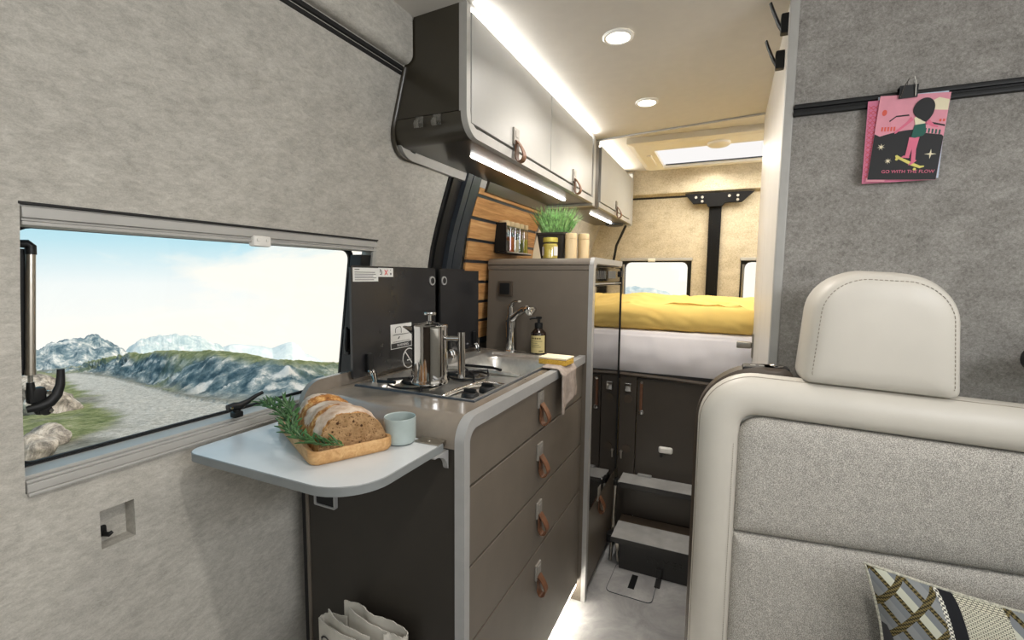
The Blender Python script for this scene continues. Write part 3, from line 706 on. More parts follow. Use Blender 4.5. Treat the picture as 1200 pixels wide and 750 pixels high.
vb = t.n('ShaderNodeTexVoronoi'); vb.inputs['Scale'].default_value = 62; vb.inputs['Randomness'].default_value = 1; t.l(v, vb.inputs['Vector'])
c = t.mix(t.ramp(vo.outputs['Distance'], [(.16, (255, 255, 255)), (.3, (0, 0, 0))]), t.ramp(n, [(.3, (138, 108, 74)), (.7, (174, 142, 104))]), (96, 66, 42))
c = t.mix(t.ramp(vb.outputs['Distance'], [(.12, (255, 255, 255)), (.2, (0, 0, 0))]), c, (62, 40, 26))
t.bump(vo.outputs['Distance'], .6, .003); M['crumb'] = t.set(c, .9, 0, .15)
bl = thing('bread_loaf', 'floury half loaf of crusty bread with its cut face forward', 'bread', TM @ Vector((.12, .08, .01)))
def section(s, k, n):
    """s 0..1 along the loaf from the cut face, angle k/n over the dome"""
    a = PI*k/n; w = .062; h = .066+.006*math.sin(s*9)
    e = math.sqrt(max(0, 1-(max(0, s-.45)/.58)**2.4)); w *= .25+.75*e; h *= .45+.55*e
    r = 1+.05*mnoise.noise(Vector((s*5, a*2, 1.3)))+.03*mnoise.noise(Vector((s*18, a*7, 4)))
    ca, sa = math.cos(a), math.sin(a)
    x = .024+s*.228+.016*sa*(1-s)*.3; y = .082+w*(abs(ca)**.9)*(1 if ca > 0 else -1)*r; z = .0085+h*(sa**.85)*(1-.10*ca)*r
    crack = math.exp(-((s-.30)/.045)**2)+math.exp(-((s-.66)/.05)**2)
    z -= .006*crack*sa
    return (x, y, z)
NS, NK = 44, 40
mb = MB()
vs = [[mb.bm.verts.new(section(i/NS, k, NK)) for k in range(NK+1)] for i in range(NS+1)]
for i in range(NS):
    for k in range(NK): mb.bm.faces.new((vs[i][k], vs[i+1][k], vs[i+1][k+1], vs[i][k+1]))
mb.bm.faces.new([vs[NS][k] for k in range(NK+1)])
mb.bm.faces.new([v for i in range(NS+1) for v in (vs[i][0],)]+[vs[i][NK] for i in range(NS, -1, -1)])
lay = mb.bm.loops.layers.color.new('flour')
for fc in mb.bm.faces:
    for lp_ in fc.loops:
        p = lp_.vert.co; s = (p.x-.024)/.228; a = (p.y-.082)/.062
        crack = math.exp(-((s-.30-.06*a)/.055)**2)+math.exp(-((s-.68-.05*a)/.06)**2)+math.exp(-((s+.02)/.05)**2)
        fl = max(0, min(1, (1.0-1.05*crack)*sstep(.012, .04, p.z-.0085)*(1-sstep(.86, 1.0, s))))
        lp_[lay] = (fl, fl, fl, 1)
part('crust', mb.xf(TM), 'crust', bl, smooth=80)
mb = MB(); n = 40
rim = [Vector(section(0, k, NK)) for k in range(NK+1)]
cen = Vector((.022, .082, .034)); b = mb.bm; c0 = b.verts.new(cen)
rr_ = []
for fr in (.35, .7, 1.002): rr_.append([b.verts.new(cen+(p-cen)*fr+Vector((-.0012, 0, 0))) for p in rim])
for k in range(NK): b.faces.new((c0, rr_[0][k], rr_[0][k+1]))
b.faces.new((c0, rr_[0][NK], rr_[0][0]))
for q in range(2):
    for k in range(NK): b.faces.new((rr_[q][k], rr_[q+1][k], rr_[q+1][k+1], rr_[q][k+1]))
    b.faces.new((rr_[q][NK], rr_[q+1][NK], rr_[q+1][0], rr_[q][0]))
part('cut_face', mb.xf(TM), 'crumb', bl, smooth=0, label='tan crumb of the cut end')
M['herb'] = plain('rosemary_green', (50, 88, 42), .5, var=.28, scale=90)
M['herb_stem'] = plain('herb_stem', (112, 128, 78), .6, var=.1)
def leaf(mb, p, d, up, L, w):
    p, d, up = Vector(p), Vector(d).normalized(), Vector(up)
    sd = d.cross(up).normalized(); up = sd.cross(d)
    a = [p, p+d*L*.35+sd*w+up*L*.06, p+d*L*.75+sd*w*.8+up*L*.05, p+d*L-up*L*.03, p+d*L*.75-sd*w*.8+up*L*.05, p+d*L*.35-sd*w+up*L*.06]
    b_ = [q-up*w*.55 for q in a]
    mb.loops([a, b_])
def sprig(pts, label, nl, Lr):
    pts = [TM @ Vector(p) for p in pts]
    r = thing('rosemary_sprig', label, 'herb', pts[0], 'rosemary sprigs beside the loaf')
    part('stem', MB().tube(pts, .0016, 7), 'herb_stem', r)
    mb = MB()
    for k in range(nl):
        q = (k+.5)/nl*(len(pts)-1); i = min(int(q), len(pts)-2); p = pts[i].lerp(pts[i+1], q-i); d = (pts[i+1]-pts[i]).normalized()
        a = k*2.4; s = d.cross(Vector((0, 0, 1))).normalized(); u = s.cross(d)
        o = s*math.cos(a)+u*abs(math.sin(a))*.8+u*.15
        leaf(mb, p, d*.9+o, u, Lr*(.75+.5*random.random()), .0022)
    part('leaves', mb, 'herb', r, smooth=0)
sprig([(-.004, .055, .030), (.025, .016, .031), (.075, -.002, .033), (.130, -.010, .036)], 'rosemary sprig leaning along the near side of the loaf', 50, .027)
sprig([(.115, .004, .028), (.165, .000, .044), (.215, -.010, .054), (.255, -.018, .052)], 'rosemary sprig pointing out past the left end of the tray', 44, .027)
sprig([(.130, .008, .040), (.175, .010, .056), (.215, .004, .064)], 'short rosemary sprig on top against the loaf crust', 26, .026)
cx_, cy_ = -.566, .716
cp = part('cup', MB().lathe([(.024, TZ+.0005), (.0285, TZ+.003), (.0305, TZ+.010), (.0305, TZ+.050), (.0298, TZ+.0515), (.0285, TZ+.050), (.0282, TZ+.012), (.022, TZ+.007)], (cx_, cy_, 0), 44), 'ceramic')
tag(cp, 'handleless blue-grey ceramic cup on the folding table', 'cup')

# ------------------------------------------------------------------ newspapers
def sheet(mb, pts, z0, ztops, th=.0012):
    n = len(pts); P = [Vector((p[0], p[1], 0)) for p in pts]; f = []
    fine = []
    for i in range(n-1):
        p0, p1, p2, p3 = P[max(i-1, 0)], P[i], P[i+1], P[min(i+2, n-1)]
        for k in range(5):
            q = k/5; fine.append(.5*((2*p1)+(p2-p0)*q+(2*p0-5*p1+4*p2-p3)*q*q+(3*p1-p0-3*p2+p3)*q**3)); f.append((i+q)/(n-1))
    fine.append(P[-1]); f.append(1)
    lps = []
    for i, p in enumerate(fine):
        tt = (fine[min(i+1, len(fine)-1)]-fine[max(i-1, 0)]).normalized(); nn = Vector((-tt.y, tt.x, 0))*th
        zt = interp(f[i], ztops)+.0012*math.sin(i*2.1)
        lps.append([(p.x-nn.x, p.y-nn.y, z0), (p.x+nn.x, p.y+nn.y, z0), (p.x+nn.x, p.y+nn.y, zt), (p.x-nn.x, p.y-nn.y, zt)])
    mb.loops(lps); return mb
r = thing('newspaper', 'folded newspaper with black headline at the front of the bundle', 'newspaper', (-.69, .70, 0), 'newspapers standing by the cabinet end')
part('outer_sheet', sheet(MB(), [(-.72, .722), (-.765, .716), (-.778, .704), (-.768, .694), (-.70, .682), (-.615, .680)], 0, [(0, .457), (.5, .451), (1, .456)]), 'paper', r)
part('inner_sheet', sheet(MB(), [(-.755, .704), (-.70, .694), (-.63, .691)], 0, [(0, .476), (.3, .464), (1, .463)]), 'paper', r)
hm = MB(); text(hm, 'COME', .048, basis((-.768, .6885, .394), (1, -.09, 0), (0, 0, 1), (.09, 1, 0)).copy(), .0002)
for v_ in hm.bm.verts: v_.co.y = .6905-.012*sstep(-.768, -.69, v_.co.x)-.0018+(.003 if v_.co.x < -.765 else 0)
part('headline', hm, 'ink', r, smooth=0)
r = thing('newspaper', 'rolled newspaper behind the folded one beside the cabinet end', 'newspaper', (-.65, .72, 0), 'newspapers standing by the cabinet end')
part('outer_sheet', sheet(MB(), [(-.74, .735), (-.70, .744), (-.665, .735), (-.62, .742), (-.575, .738), (-.565, .728), (-.574, .720), (-.60, .721), (-.612, .712)], 0, [(0, .480), (.2, .474), (.5, .464), (1, .459)]), 'paper', r)
part('inner_sheet', sheet(MB(), [(-.72, .728), (-.66, .722), (-.61, .728)], 0, [(0, .474), (1, .452)]), 'paper', r)

# ------------------------------------------------------------------ fridge tower
FX = -.428
tw = thing('fridge_cabinet', 'tall taupe cabinet with rounded top housing the fridge', 'cabinet', (-.65, 1.85, 0))
part('upper_strip', MB().box(-.838, FX-.012, 1.5995, 1.616, 1.2235, 1.2395, .001), 'taupe', tw)
part('side_panel', MB().box(-.872, FX-.012, 1.600, 1.616, 0, 1.222, .001).wedge(lambda c: (c.x+(.04*max(0, c.z-.9)/.35 if c.x < -.8 else 0), c.y, c.z)), 'taupe', tw)
part('carcass', MB().box(-.82, FX-.03, 1.616, 2.078, .03, 1.235), 'taupe_dark', tw, smooth=0)
pr = [(1.598, 1.2415), (1.598, 1.243)]+arc(1.620, 1.243, .022, PI, PI/2, 8)[1:]+[(2.078, 1.265), (2.078, 1.2415)]
part('top', MB().ext(pr, 'x', -.838, FX-.012), 'taupe', tw)
A = arc(1.628, 1.238, .030, PI, PI/2, 8)
pr = [(1.597, 0)]+A+[(2.078, 1.268), (2.078, 1.246), (1.645, 1.246), (1.636, 1.238), (1.625, 1.225), (1.622, 0)]
part('edge_trim', MB().ext(pr, 'x', FX-.014, FX+.002), 'alu', tw)
part('base_foot', MB().box(-.53, FX-.014, 1.596, 1.617, 0, .012), 'taupe', tw, smooth=0)
part('drawer_front', d := MB().box(FX-.02, FX-.004, 1.632, 2.075, .03, .325, .002), 'taupe', tw)
strap_handle(bpy.context.scene.objects[-1], FX-.004, 1.78, .315, .05, 1.1)
fr = thing('fridge', 'black glass fronted fridge mirroring the bed, in the tall cabinet', 'fridge', (-.6, 1.85, .33))
part('door', MB().box(FX-.03, FX, 1.632, 2.072, .332, 1.168, .003), 'fridge_glass', fr)
cpn = part('control_panel', MB().box(FX-.03, FX-.001, 1.632, 2.072, 1.180, 1.236, .002), 'black_gloss', fr)
mb = MB()
for k in range(7): mb.box(FX-.0012, FX-.0004, 1.65+.022*k, 1.66+.022*k, 1.192, 1.222)
part('vent_slot', mb, 'slate', cpn, smooth=0)
part('display', MB().box(FX-.0012, FX-.0002, 1.83, 1.96, 1.194, 1.224), 'slate', cpn, smooth=0)
part('edge_profile', MB().box(FX-.028, FX+.004, 2.072, 2.080, .33, 1.24, .002), 'black', fr)
part('hinge', MB().box(FX-.02, FX+.008, 2.04, 2.08, 1.20, 1.225, .003), 'black', fr)
part('frame_strip', MB().box(FX-.03, FX+.0015, 1.632, 2.072, 1.172, 1.1765, .001), 'alu', fr)
r = thing('light_switch', 'dark square switch on the taupe side of the tall cabinet', 'switch', (-.757, 1.597, 1.13))
part('frame', MB().box(-.790, -.732, 1.589, 1.6, 1.123, 1.181, .003), 'shell', r)
part('rocker', MB().box(-.783, -.741, 1.586, 1.593, 1.131, 1.174, .003), 'black', r)
r = thing('steel_upright', 'slim steel upright bar between the fridge and the steps', 'bar', (-.40, 2.0, 0))
part('bar', MB().tube([(-.405, 1.985, .31), (-.402, 1.93, .16), (-.400, 1.90, .0)], .006, 10), 'chrome_soft', r)
part('hinge_block', MB().box(-.412, -.388, 1.86, 1.90, .10, .135, .004).box(-.412, -.395, 1.965, 2.005, .30, .325, .004), 'black', r)
part('bolt', MB().cyl((-.389, 1.88, .118), (-.384, 1.88, .118), .006, n=14), 'chrome', r)
part('bolt', MB().cyl((-.397, 1.985, .313), (-.388, 1.985, .313), .007, n=14), 'chrome', r)

# things on top of the tower
M['pot'] = plain('dark_pot', (44, 40, 36), .6, var=.08)
M['grass'] = plain('herb_grass', (134, 176, 116), .5, var=.4, scale=70)
gx, gy, gz = -.635, 1.79, 1.2655
pt = thing('potted_herb', 'bushy green herb in a dark square pot on the tall cabinet', 'potted plant', (gx, gy, gz))
def sq(h, r, z): return [(p[0], p[1], z) for p in rr(gx-h, gx+h, gy-h, gy+h, r, 3)]
part('pot', MB().loops([sq(.046, .012, gz), sq(.060, .014, gz+.095), sq(.063, .014, gz+.096), sq(.063, .014, gz+.104), sq(.056, .012, gz+.104), sq(.054, .012, gz+.092)]), 'pot', pt)
part('soil', MB().box(gx-.053, gx+.053, gy-.053, gy+.053, gz+.088, gz+.093), 'shell', pt, smooth=0)
mb = MB()
for k in range(420):
    a = random.random()*2*PI; q = math.sqrt(random.random())*.05
    p = Vector((gx+q*math.cos(a), gy+q*math.sin(a), gz+.09)); L = .075+.05*random.random()
    tip = p+Vector((math.cos(a)*q*1.1+random.gauss(0, .016), math.sin(a)*q*1.1+random.gauss(0, .016), L))
    mid = p.lerp(tip, .55)+Vector((0, 0, .01)); s = Vector((math.cos(a+1.57+random.random()), math.sin(a+1.57+random.random()), 0))*.0022
    mb.bm.faces.new([mb.bm.verts.new(v_) for v_ in (p-s*.6, p+s*.6, mid+s, tip, mid-s)])
part('leaves', mb, 'grass', pt, smooth=0)
jx, jy = -.618, 1.685
M['wax'] = plain('yellow_wax', (222, 196, 82), .5, var=.05); M['lid_yellow'] = plain('yellow_lid', (196, 184, 84), .35, .3, var=.03)
jr = thing('glass_jar', 'small glass jar with yellow filling and yellow lid before the herb pot', 'jar', (jx, jy, gz))
part('glass', MB().lathe([(.027, gz), (.030, gz+.003), (.030, gz+.052), (.026, gz+.059), (.026, gz+.064)], (jx, jy, 0), 30), 'jar_glass', jr)
part('filling', MB().lathe([(.027, gz+.003), (.0275, gz+.05), (.024, gz+.056)], (jx, jy, 0), 28), 'wax', jr)
part('lid', MB().lathe([(.0275, gz+.062), (.0285, gz+.064), (.0285, gz+.077), (.027, gz+.079), (.020, gz+.0785)], (jx, jy, 0), 30), 'lid_yellow', jr)
wl = MB(); n = 14
for a0, a1 in ((-160, -120), (-45, -5)):
    a0, a1 = math.radians(a0), math.radians(a1)
    wl.loops([[(jx+.0306*math.cos(a0+(a1-a0)*k/n), jy+.0306*math.sin(a0+(a1-a0)*k/n), z) for k in range(n+1)] for z in (gz+.012, gz+.045)], False, False, closed=False)
part('paper_label', wl, 'sign_white', jr)
for (kx, ky, kh, lb) in ((-.553, 1.735, .098, 'pale turned wooden mill standing next to the herb pot'), (-.527, 1.815, .102, 'pale wooden mill farthest right on the tall cabinet')):
    r = thing('wooden_mill', lb, 'mill', (kx, ky, gz), 'wooden mills on the tall cabinet')
    part('barrel', MB().lathe([(.0215, gz), (.0225, gz+.002), (.0225, gz+kh-.024), (.0215, gz+kh-.0225)], (kx, ky, 0), 30), 'pale_wood', r)
    part('cap', MB().lathe([(.0215, gz+kh-.0218), (.0225, gz+kh-.020), (.0225, gz+kh-.004), (.020, gz+kh), (.006, gz+kh+.001)], (kx, ky, 0), 30), 'pale_wood', r)

# ------------------------------------------------------------------ overhead cabinets
OX, OY0, OY1, OZ0, OZ1 = -.57, .970, 2.078, 1.526, 1.806
oc = thing('overhead_cabinet', 'long overhead cabinet with two pale doors above the kitchen', 'overhead cabinet', (-.68, 1.5, OZ0))
R_ = .052
A = arc(OY0+R_, OZ0+R_, R_, PI, 1.5*PI, 8)
pr = [(OY0, OZ0+R_+.002)]+A[1:]+[(OY1, OZ0), (OY1, OZ0+R_+.002)]
inx = lambda z: wx(z)+.002
mb = MB().ext(pr, 'x', -.78, OX-.012).wedge(lambda c: ((inx(c.z)-.005) if c.x < -.7 else c.x, c.y, c.z))
part('underside', mb, 'overhead_side', oc)
mb = MB().ext([(OY0+.001, OZ0+R_+.004), (OY1, OZ0+R_+.004), (OY1, OZ1), (OY0+.001, OZ1)], 'x', -.78, OX-.012).wedge(lambda c: ((inx(c.z)-.005) if c.x < -.7 else c.x, c.y, c.z))
mb.ext([(OY0+.001, OZ1), (OY0+.02, OZ1), (OY0+.02, CEIL), (OY0+.001, CEIL)], 'x', -.712, OX-.012)
part('carcass', mb, 'overhead_side', oc, smooth=20)
A = arc(OY0+.054, OZ0+.054, .054, PI, 1.5*PI, 8); B = arc(OY0+.054, OZ0+.054, .036, 1.5*PI, PI, 8)
pr = [(OY0, CEIL)]+A+[(OY1, OZ0), (OY1, OZ0+.024), (OY0+.054, OZ0+.024)]+[(p[0], p[1]+.004) for p in B[1:]]+[(OY0+.018, CEIL)]
part('edge_trim', MB().ext(pr, 'x', OX-.016, OX+.004), 'alu_matt', oc)
part('back_trim', MB().tube([(wx(z)+.004, OY0-.001, z) for z in (1.70, 1.66, 1.62, 1.585)]+[(inx(p[1])+.002, p[0]-.001, p[1]-.002) for p in arc(OY0+.07, OZ0+.052, .07, PI, 1.5*PI, 8)]+[(-.79, 1.478, 1.520)], .006, 10), 'overhead_side', oc)
for y0, y1, hy in ((.990, 1.526, 1.236), (1.530, 2.050, 1.787)):
    d = part('door', MB().box(OX-.010, OX+.006, y0, y1, OZ0+.030, OZ1-.004, .002), 'door_grey', oc)
    strap_handle(d, OX+.006, hy, 1.565, .046, 1.0)
part('under_light', MB().tube([(-.652, 1.147, OZ0-.001), (-.652, 1.937, OZ0-.001)], .0055, 10), 'led', oc, label='glowing white light tube')
lp_o = [(OY0+.004, 1.60)]+arc(OY0+.094, 1.592, .088, PI, 1.5*PI, 8)+[(1.478, 1.502), (1.478, 1.532), (OY0+.10, 1.534)]+arc(OY0+.094, 1.592, .070, 1.5*PI, PI, 6)+[(OY0+.022, 1.60)]
part('rear_lip', MB().ext(lp_o, 'x', 0, .014).wedge(lambda c: (wx(c.z)+c.x, c.y, c.z)), 'alu_matt', oc)
part('dark_plate', leanbox(MB(), .000, .022, 1.482, 2.06, 1.492, 1.532, 3), 'overhead_side', oc)
part('top_light', MB().box(OX-.030, OX-.012, OY0+.03, OY1, OZ1+.002, OZ1+.008), 'led_top', oc, label='glowing light strip on top')
rc = thing('overhead_cabinet', 'short overhead cabinet with one pale door above the bed', 'overhead cabinet', (-.68, 2.6, OZ0))
mb = MB().ext([(2.2, OZ0), (2.985, OZ0), (2.985, OZ1), (2.2, OZ1)], 'x', -.78, OX-.012).wedge(lambda c: (wx(c.z) if c.x < -.7 else c.x, c.y, c.z))
part('carcass', mb, 'overhead_side', rc, smooth=20)
part('frame', MB().box(OX-.014, OX+.002, 2.2, 2.985, OZ0, OZ0+.022, .001).box(OX-.014, OX+.002, 2.93, 2.985, OZ0+.022, OZ1, .002), 'alu_matt', rc)
d = part('door', MB().box(OX-.010, OX+.006, 2.21, 2.925, OZ0+.026, OZ1-.004, .002), 'door_grey', rc)
strap_handle(d, OX+.006, 2.545, 1.56, .042, 1.0)
part('under_light', MB().tube([(-.662, 2.40, OZ0-.001), (-.662, 2.85, OZ0-.001)], .0055, 10), 'led', rc, label='glowing white light tube')
part('side_profile', MB().box(OX-.02, OX+.006, 2.988, 3.012, OZ0-.01, OZ1+.03, .004), 'alu_matt', rc)
part('top_light', MB().box(OX-.030, OX-.012, 2.21, 2.97, OZ1+.002, OZ1+.008), 'led_bed', rc, label='glowing light strip on top')
part('swivel_plate', MB().lathe([(.045, OZ0-.012), (.055, OZ0-.008), (.055, OZ0)], (-.66, 2.94, 0), 24), 'slate', rc)
for x, lb in ((-.695, 'clear plastic hook nearer the wall under the dark cabinet end'), (-.645, 'clear plastic hook nearer the doors under the dark cabinet end')):
    z = 1.568
    o = part('clear_hook', MB().box(x-.011, x+.011, .966, .9695, z-.014, z+.012, .001).ext([(.9695, z-.012), (.955, z-.018), (.952, z-.010), (.954, z+.0), (.9565, z-.001), (.9555, z-.010), (.966, z-.006)], 'x', x-.007, x+.007), 'clear_plastic')
    tag(o, lb, 'hook', 'clear hooks on the cabinet end')

# ------------------------------------------------------------------ ceiling lights and roof hatch
for (x, y, lb) in ((-.295, 1.292, 'round recessed ceiling spotlight nearest over the kitchen aisle'), (-.299, 1.797, 'round recessed ceiling spotlight in front of the bed portal'), (-.113, 2.93, 'round ceiling spotlight behind the roof hatch over the bed')):
    CL_ = cz(x) if y < 2.16 else CEIL
    r = thing('ceiling_light', lb, 'ceiling light', (x, y, CL_-.008), 'ceiling spotlights')
    part('ring', MB().lathe([(.040, CL_), (.041, CL_-.004), (.037, CL_-.007), (.031, CL_-.006), (.030, CL_-.001)], (x, y, 0), 36, cap=False), 'white_plastic', r)
    part('lens', MB().lathe([(.0305, CL_-.002), (.028, CL_-.0055), (.004, CL_-.007)], (x, y, 0), 30), 'spot', r)
rh = thing('roof_hatch', 'cream framed roof hatch with white blind above the bed', 'roof hatch', (.1, 2.7, CEIL))
o = [(-.475, 2.33), (.70, 2.33), (.70, 2.93), (-.475, 2.93)]
i = [(SX0, SY0), (SX1, SY0), (SX1, SY1), (SX0, SY1)]; m = [(-.45, 2.35), (.68, 2.35), (.68, 2.915), (-.45, 2.915)]
part('frame', MB().loops([[(p[0], p[1], CEIL) for p in o], [(p[0], p[1], CEIL-.026) for p in o], [(p[0], p[1], CEIL-.034) for p in m], [(p[0], p[1], CEIL-.030) for p in i], [(p[0], p[1], CEIL+.03) for p in i]], False, False), 'cream_plastic', rh, smooth=20)
part('blind', MB().box(SX0, SX1, SY0, SY1, CEIL-.012, CEIL-.008), 'blind', rh, smooth=0)
part('blind_rail', MB().box(SX0+.02, SX1, SY0+.045, SY0+.050, CEIL-.017, CEIL-.012), 'ink', rh, smooth=0)
part('blind_edge', MB().box(SX0+.01, SX1, SY1-.010, SY1-.004, CEIL-.018, CEIL-.012), 'slate', rh, smooth=0)
part('vent_knob', MB().lathe([(.05, CEIL-.030), (.05, CEIL-.042), (.042, CEIL-.048), (.01, CEIL-.049)], (-.072, 2.44, 0), 30), 'cream_plastic', rh)
part('side_grip', MB().box(-.42, -.395, 2.56, 2.80, CEIL-.040, CEIL-.030, .004), 'cream_plastic', rh)

# ------------------------------------------------------------------ bed area
bb = thing('bed_base', 'dark taupe bed base panel behind the steps', 'bed base', (-.15, 2.1, 0))
part('front_panel', MB().box(-.345, .098, 2.1, 2.118, 0, .752, .002), 'taupe_dark', bb)
part('side_post', MB().box(-.424, -.349, 2.098, 2.118, 0, .765, .003), 'taupe_dark', bb)
part('top_edge', MB().tube([(-.424, 2.095, .768), (-.2, 2.093, .764), (.09, 2.090, .750)], .008, 8), 'shell', bb)
part('catch', MB().box(-.400, -.372, 2.088, 2.099, .690, .728, .003), 'chrome', bb)
part('strap', MB().box(-.334, -.322, 2.092, 2.1, .605, .735, .002), 'leather_strap', bb, label='brown leather strap')
part('hook', MB().lathe([(.010, 0), (.011, .006), (.006, .009)], (-.326, 2.1, .602), 18, mat=Matrix.Rotation(PI/2, 4, 'X')).cyl((-.326, 2.1, .737), (-.326, 2.090, .737), .006, n=12), 'chrome', bb)
for z in (.655, .425):
    part('cover_cap', MB().cyl((-.386, 2.099, z), (-.386, 2.094, z), .0185, n=26), 'shell', bb)
part('key', MB().box(-.412, -.404, 2.090, 2.096, .375, .405, .002).cyl((-.408, 2.098, .41), (-.408, 2.088, .41), .006, n=14), 'chrome_soft', bb, label='brass coloured key')
part('vent_lamp', MB().box(-.245, -.185, 2.082, 2.1, .432, .462, .009, 3), 'white_plastic', bb, label='small white oval lamp')
part('button', MB().cyl((-.233, 2.1, .417), (-.233, 2.094, .417), .007, n=14), 'black', bb)
def mattress(u, v):
    # front face and top edge of the mattress
    x = -.80+.92*u
    s = v*.36
    sag = -.012*math.sin((x+.6)*3.2)
    wr = .004*mnoise.noise(Vector((x*9, v*6, 0)))+.003*mnoise.noise(Vector((x*25, v*4, 3)))
    if s < .17: return (x, 2.118-.022*math.sin(PI*min(1, s/.19))+wr, .775+s+sag*(1-s/.17)*.7)
    a = min(1, (s-.17)/.05)*PI/2
    if s < .22: return (x, 2.14-.022*math.cos(a)+wr, .945+.018*math.sin(a))
    return (x, 2.13+(s-.22)/.14*.85, .963+wr)
mt = thing('mattress', 'white sheeted mattress under the yellow duvet', 'mattress', (-.3, 2.6, .775))
part('sheet', MB().grid(mattress, 70, 60), 'sheet', mt, smooth=80)
part('slat_frame', MB().box(-.80, .098, 2.105, 2.97, .745, .778), 'rubber', mt, smooth=0)
def duvet(u, v):
    x = -.80+.93*u; n = mnoise.noise
    wr = .012*n(Vector((x*6, v*5, 2)))+.009*(1-abs(n(Vector((x*11+v*5, v*7, 5))))*2)
    ridge = .5+.5*math.cos((x+.15)*4)
    fr = .012*n(Vector((x*4, 0, 8)))
    if v < .3:
        a = v/.3*PI; y = 2.165-.052*math.sin(a)+fr+wr*.8; z = .966+.058*(1-math.cos(a))+.010*math.sin(x*5)*(v/.3)
        return (x, y, z+wr*.9*(v/.3)+.020*math.exp(-((x+.36)/.2)**2)*(v/.3)-.012*(v/.3))
    q = (v-.3)/.7
    y = 2.165+fr+q*.82; z = 1.082+.028*math.sin(PI*min(1, q*1.3))*(.6+.4*ridge)+wr*1.4+.010*math.sin(x*5)+.020*math.exp(-((x+.36)/.2)**2)-.012-.09*sstep(.86, 1, q)
    return (x, y, z)
dv = part('duvet', MB().grid(duvet, 90, 80), 'duvet', None, 80); tag(dv, 'rumpled mustard yellow duvet lying on the bed', 'duvet')

# rear strut
st = thing('rear_strut', 'black steel T-shaped strut between the rear windows', 'strut', (-.1, 3.08, 0))
part('post', MB().loops([[(-.124, YR-.001, 0), (-.124, YR-.03, 0), (-.064, YR-.03, 0), (-.064, YR-.001, 0)], [(-.126, YR-.001, 1.695), (-.126, YR-.03, 1.695), (-.058, YR-.03, 1.695), (-.058, YR-.001, 1.695)]]).box(-.112, -.106, YR-.034, YR-.028, .9, 1.69).box(-.080, -.074, YR-.034, YR-.028, .9, 1.69), 'strut', st)
part('head_plate', MB().ext([(-.262, 1.698), (-.215, 1.640), (-.145, 1.640), (-.13, 1.62), (-.055, 1.62), (-.04, 1.640), (.048, 1.640), (.11, 1.698)], 'y', YR-.058, YR-.032), 'strut', st)
for x, z in ((-.20, 1.676), (-.165, 1.676), (-.165, 1.652), (-.02, 1.676), (.025, 1.676), (.025, 1.652)):
    part('bolt', MB().cyl((x, YR-.058, z), (x, YR-.063, z), .0075, n=12), 'chrome_soft', st)

# ------------------------------------------------------------------ steps and floor hatch
ls = thing('entry_step', 'lower black box step with stone-grey tread on the floor', 'step', (-.13, 1.92, 0))
part('box', MB().box(-.356, .096, 1.857, 2.05, 0, .114, .002), 'step_dark', ls)
part('tread', MB().box(-.390, .096, 1.850, 1.992, .116, .135, .002), 'step_top', ls)
part('front_edge', MB().box(-.391, .096, 1.847, 1.8505, .112, .134, .001), 'step_dark', ls)
part('back_strip', MB().box(-.388, .096, 1.994, 2.06, .112, .133, .002), 'shell', ls)
mb = MB(); text(mb, 'HYMER', .040, basis((-.250, 1.8565, .055), (1, 0, 0), (0, 0, 1), (0, -1, 0)), .0012, spacing=1.25)
part('embossed_lettering', mb, 'step_dark', ls, smooth=0)
part('pull_tab', MB().box(-.207, -.185, 1.845, 1.856, .01, .045, .002).box(-.205, -.184, 1.790, 1.847, .003, .008, .002), 'rubber', ls)
part('catch', MB().tube([(-.362, 1.865, .105), (-.368, 1.868, .06), (-.362, 1.872, .02)], .005, 8).box(-.372, -.357, 1.85, 1.87, .085, .11, .003), 'chrome_soft', ls)
us = thing('entry_step', 'upper stone-grey tread fixed below the bed base panel', 'step', (-.13, 2.04, .29))
part('tread', MB().box(-.396, .096, 1.990, 2.096, .296, .312, .002), 'step_top', us)
part('front_edge', MB().box(-.397, .096, 1.9865, 1.9905, .288, .311, .001), 'step_dark', us)
part('riser', MB().box(-.385, .096, 2.062, 2.096, .135, .294), 'taupe_dark', us, smooth=0)
part('hinge', MB().box(-.33, -.27, 2.08, 2.099, .312, .321, .002), 'alu', us)
fh = thing('floor_hatch', 'rounded stone-grey hatch set in the aisle floor', 'floor hatch', (-.29, 1.79, 0))
hm = basis((-.285, 1.79, 0), (1, -.02, 0), (.02, 1, 0), (0, 0, 1))
part('plate', MB().ext(rr(-.085, .085, -.095, .095, .02, 5), 'z', .0002, .0022).xf(hm), 'floor', fh)
o = rr(-.087, .087, -.097, .097, .021, 5); i = rr(-.085, .085, -.095, .095, .020, 5)
part('seam', MB().loops([[(p[0], p[1], .0002) for p in o], [(p[0], p[1], .0021) for p in o], [(p[0], p[1], .0021) for p in i]], False, False).xf(hm), 'slate', fh)
part('handle', MB().box(-.012, .012, -.045, .045, .0021, .0045, .001).xf(hm), 'black', fh)

# ------------------------------------------------------------------ bathroom wall fittings
for (y, z, lb) in ((1.285, 1.785, 'black coat hook nearer the viewer at the top of the white wall'), (1.400, 1.752, 'black coat hook farther back at the top of the white wall')):
    r = thing('coat_hook', lb, 'coat hook', (.1, y, z), 'black coat hooks')
    part('base', MB().box(.080, .1, y-.010, y+.010, z-.028, z+.016, .003), 'black', r)
    part('arm', MB().tube([(.086, y, z-.022), (.076, y, z-.004), (.064, y, z+.026), (.057, y, z+.046)], [.006, .006, .0055, .005], 10, flat=(.7, 1.2)), 'black', r)
r = thing('door_latch', 'satin metal latch at the end of the white wall by the bed', 'latch', (.1, 2.05, .93))
part('plate', MB().box(.094, .1, 2.035, 2.065, .890, .985, .002), 'chrome_soft', r)
part('lever', MB().box(.040, .094, 2.041, 2.059, .925, .952, .005), 'chrome_soft', r)

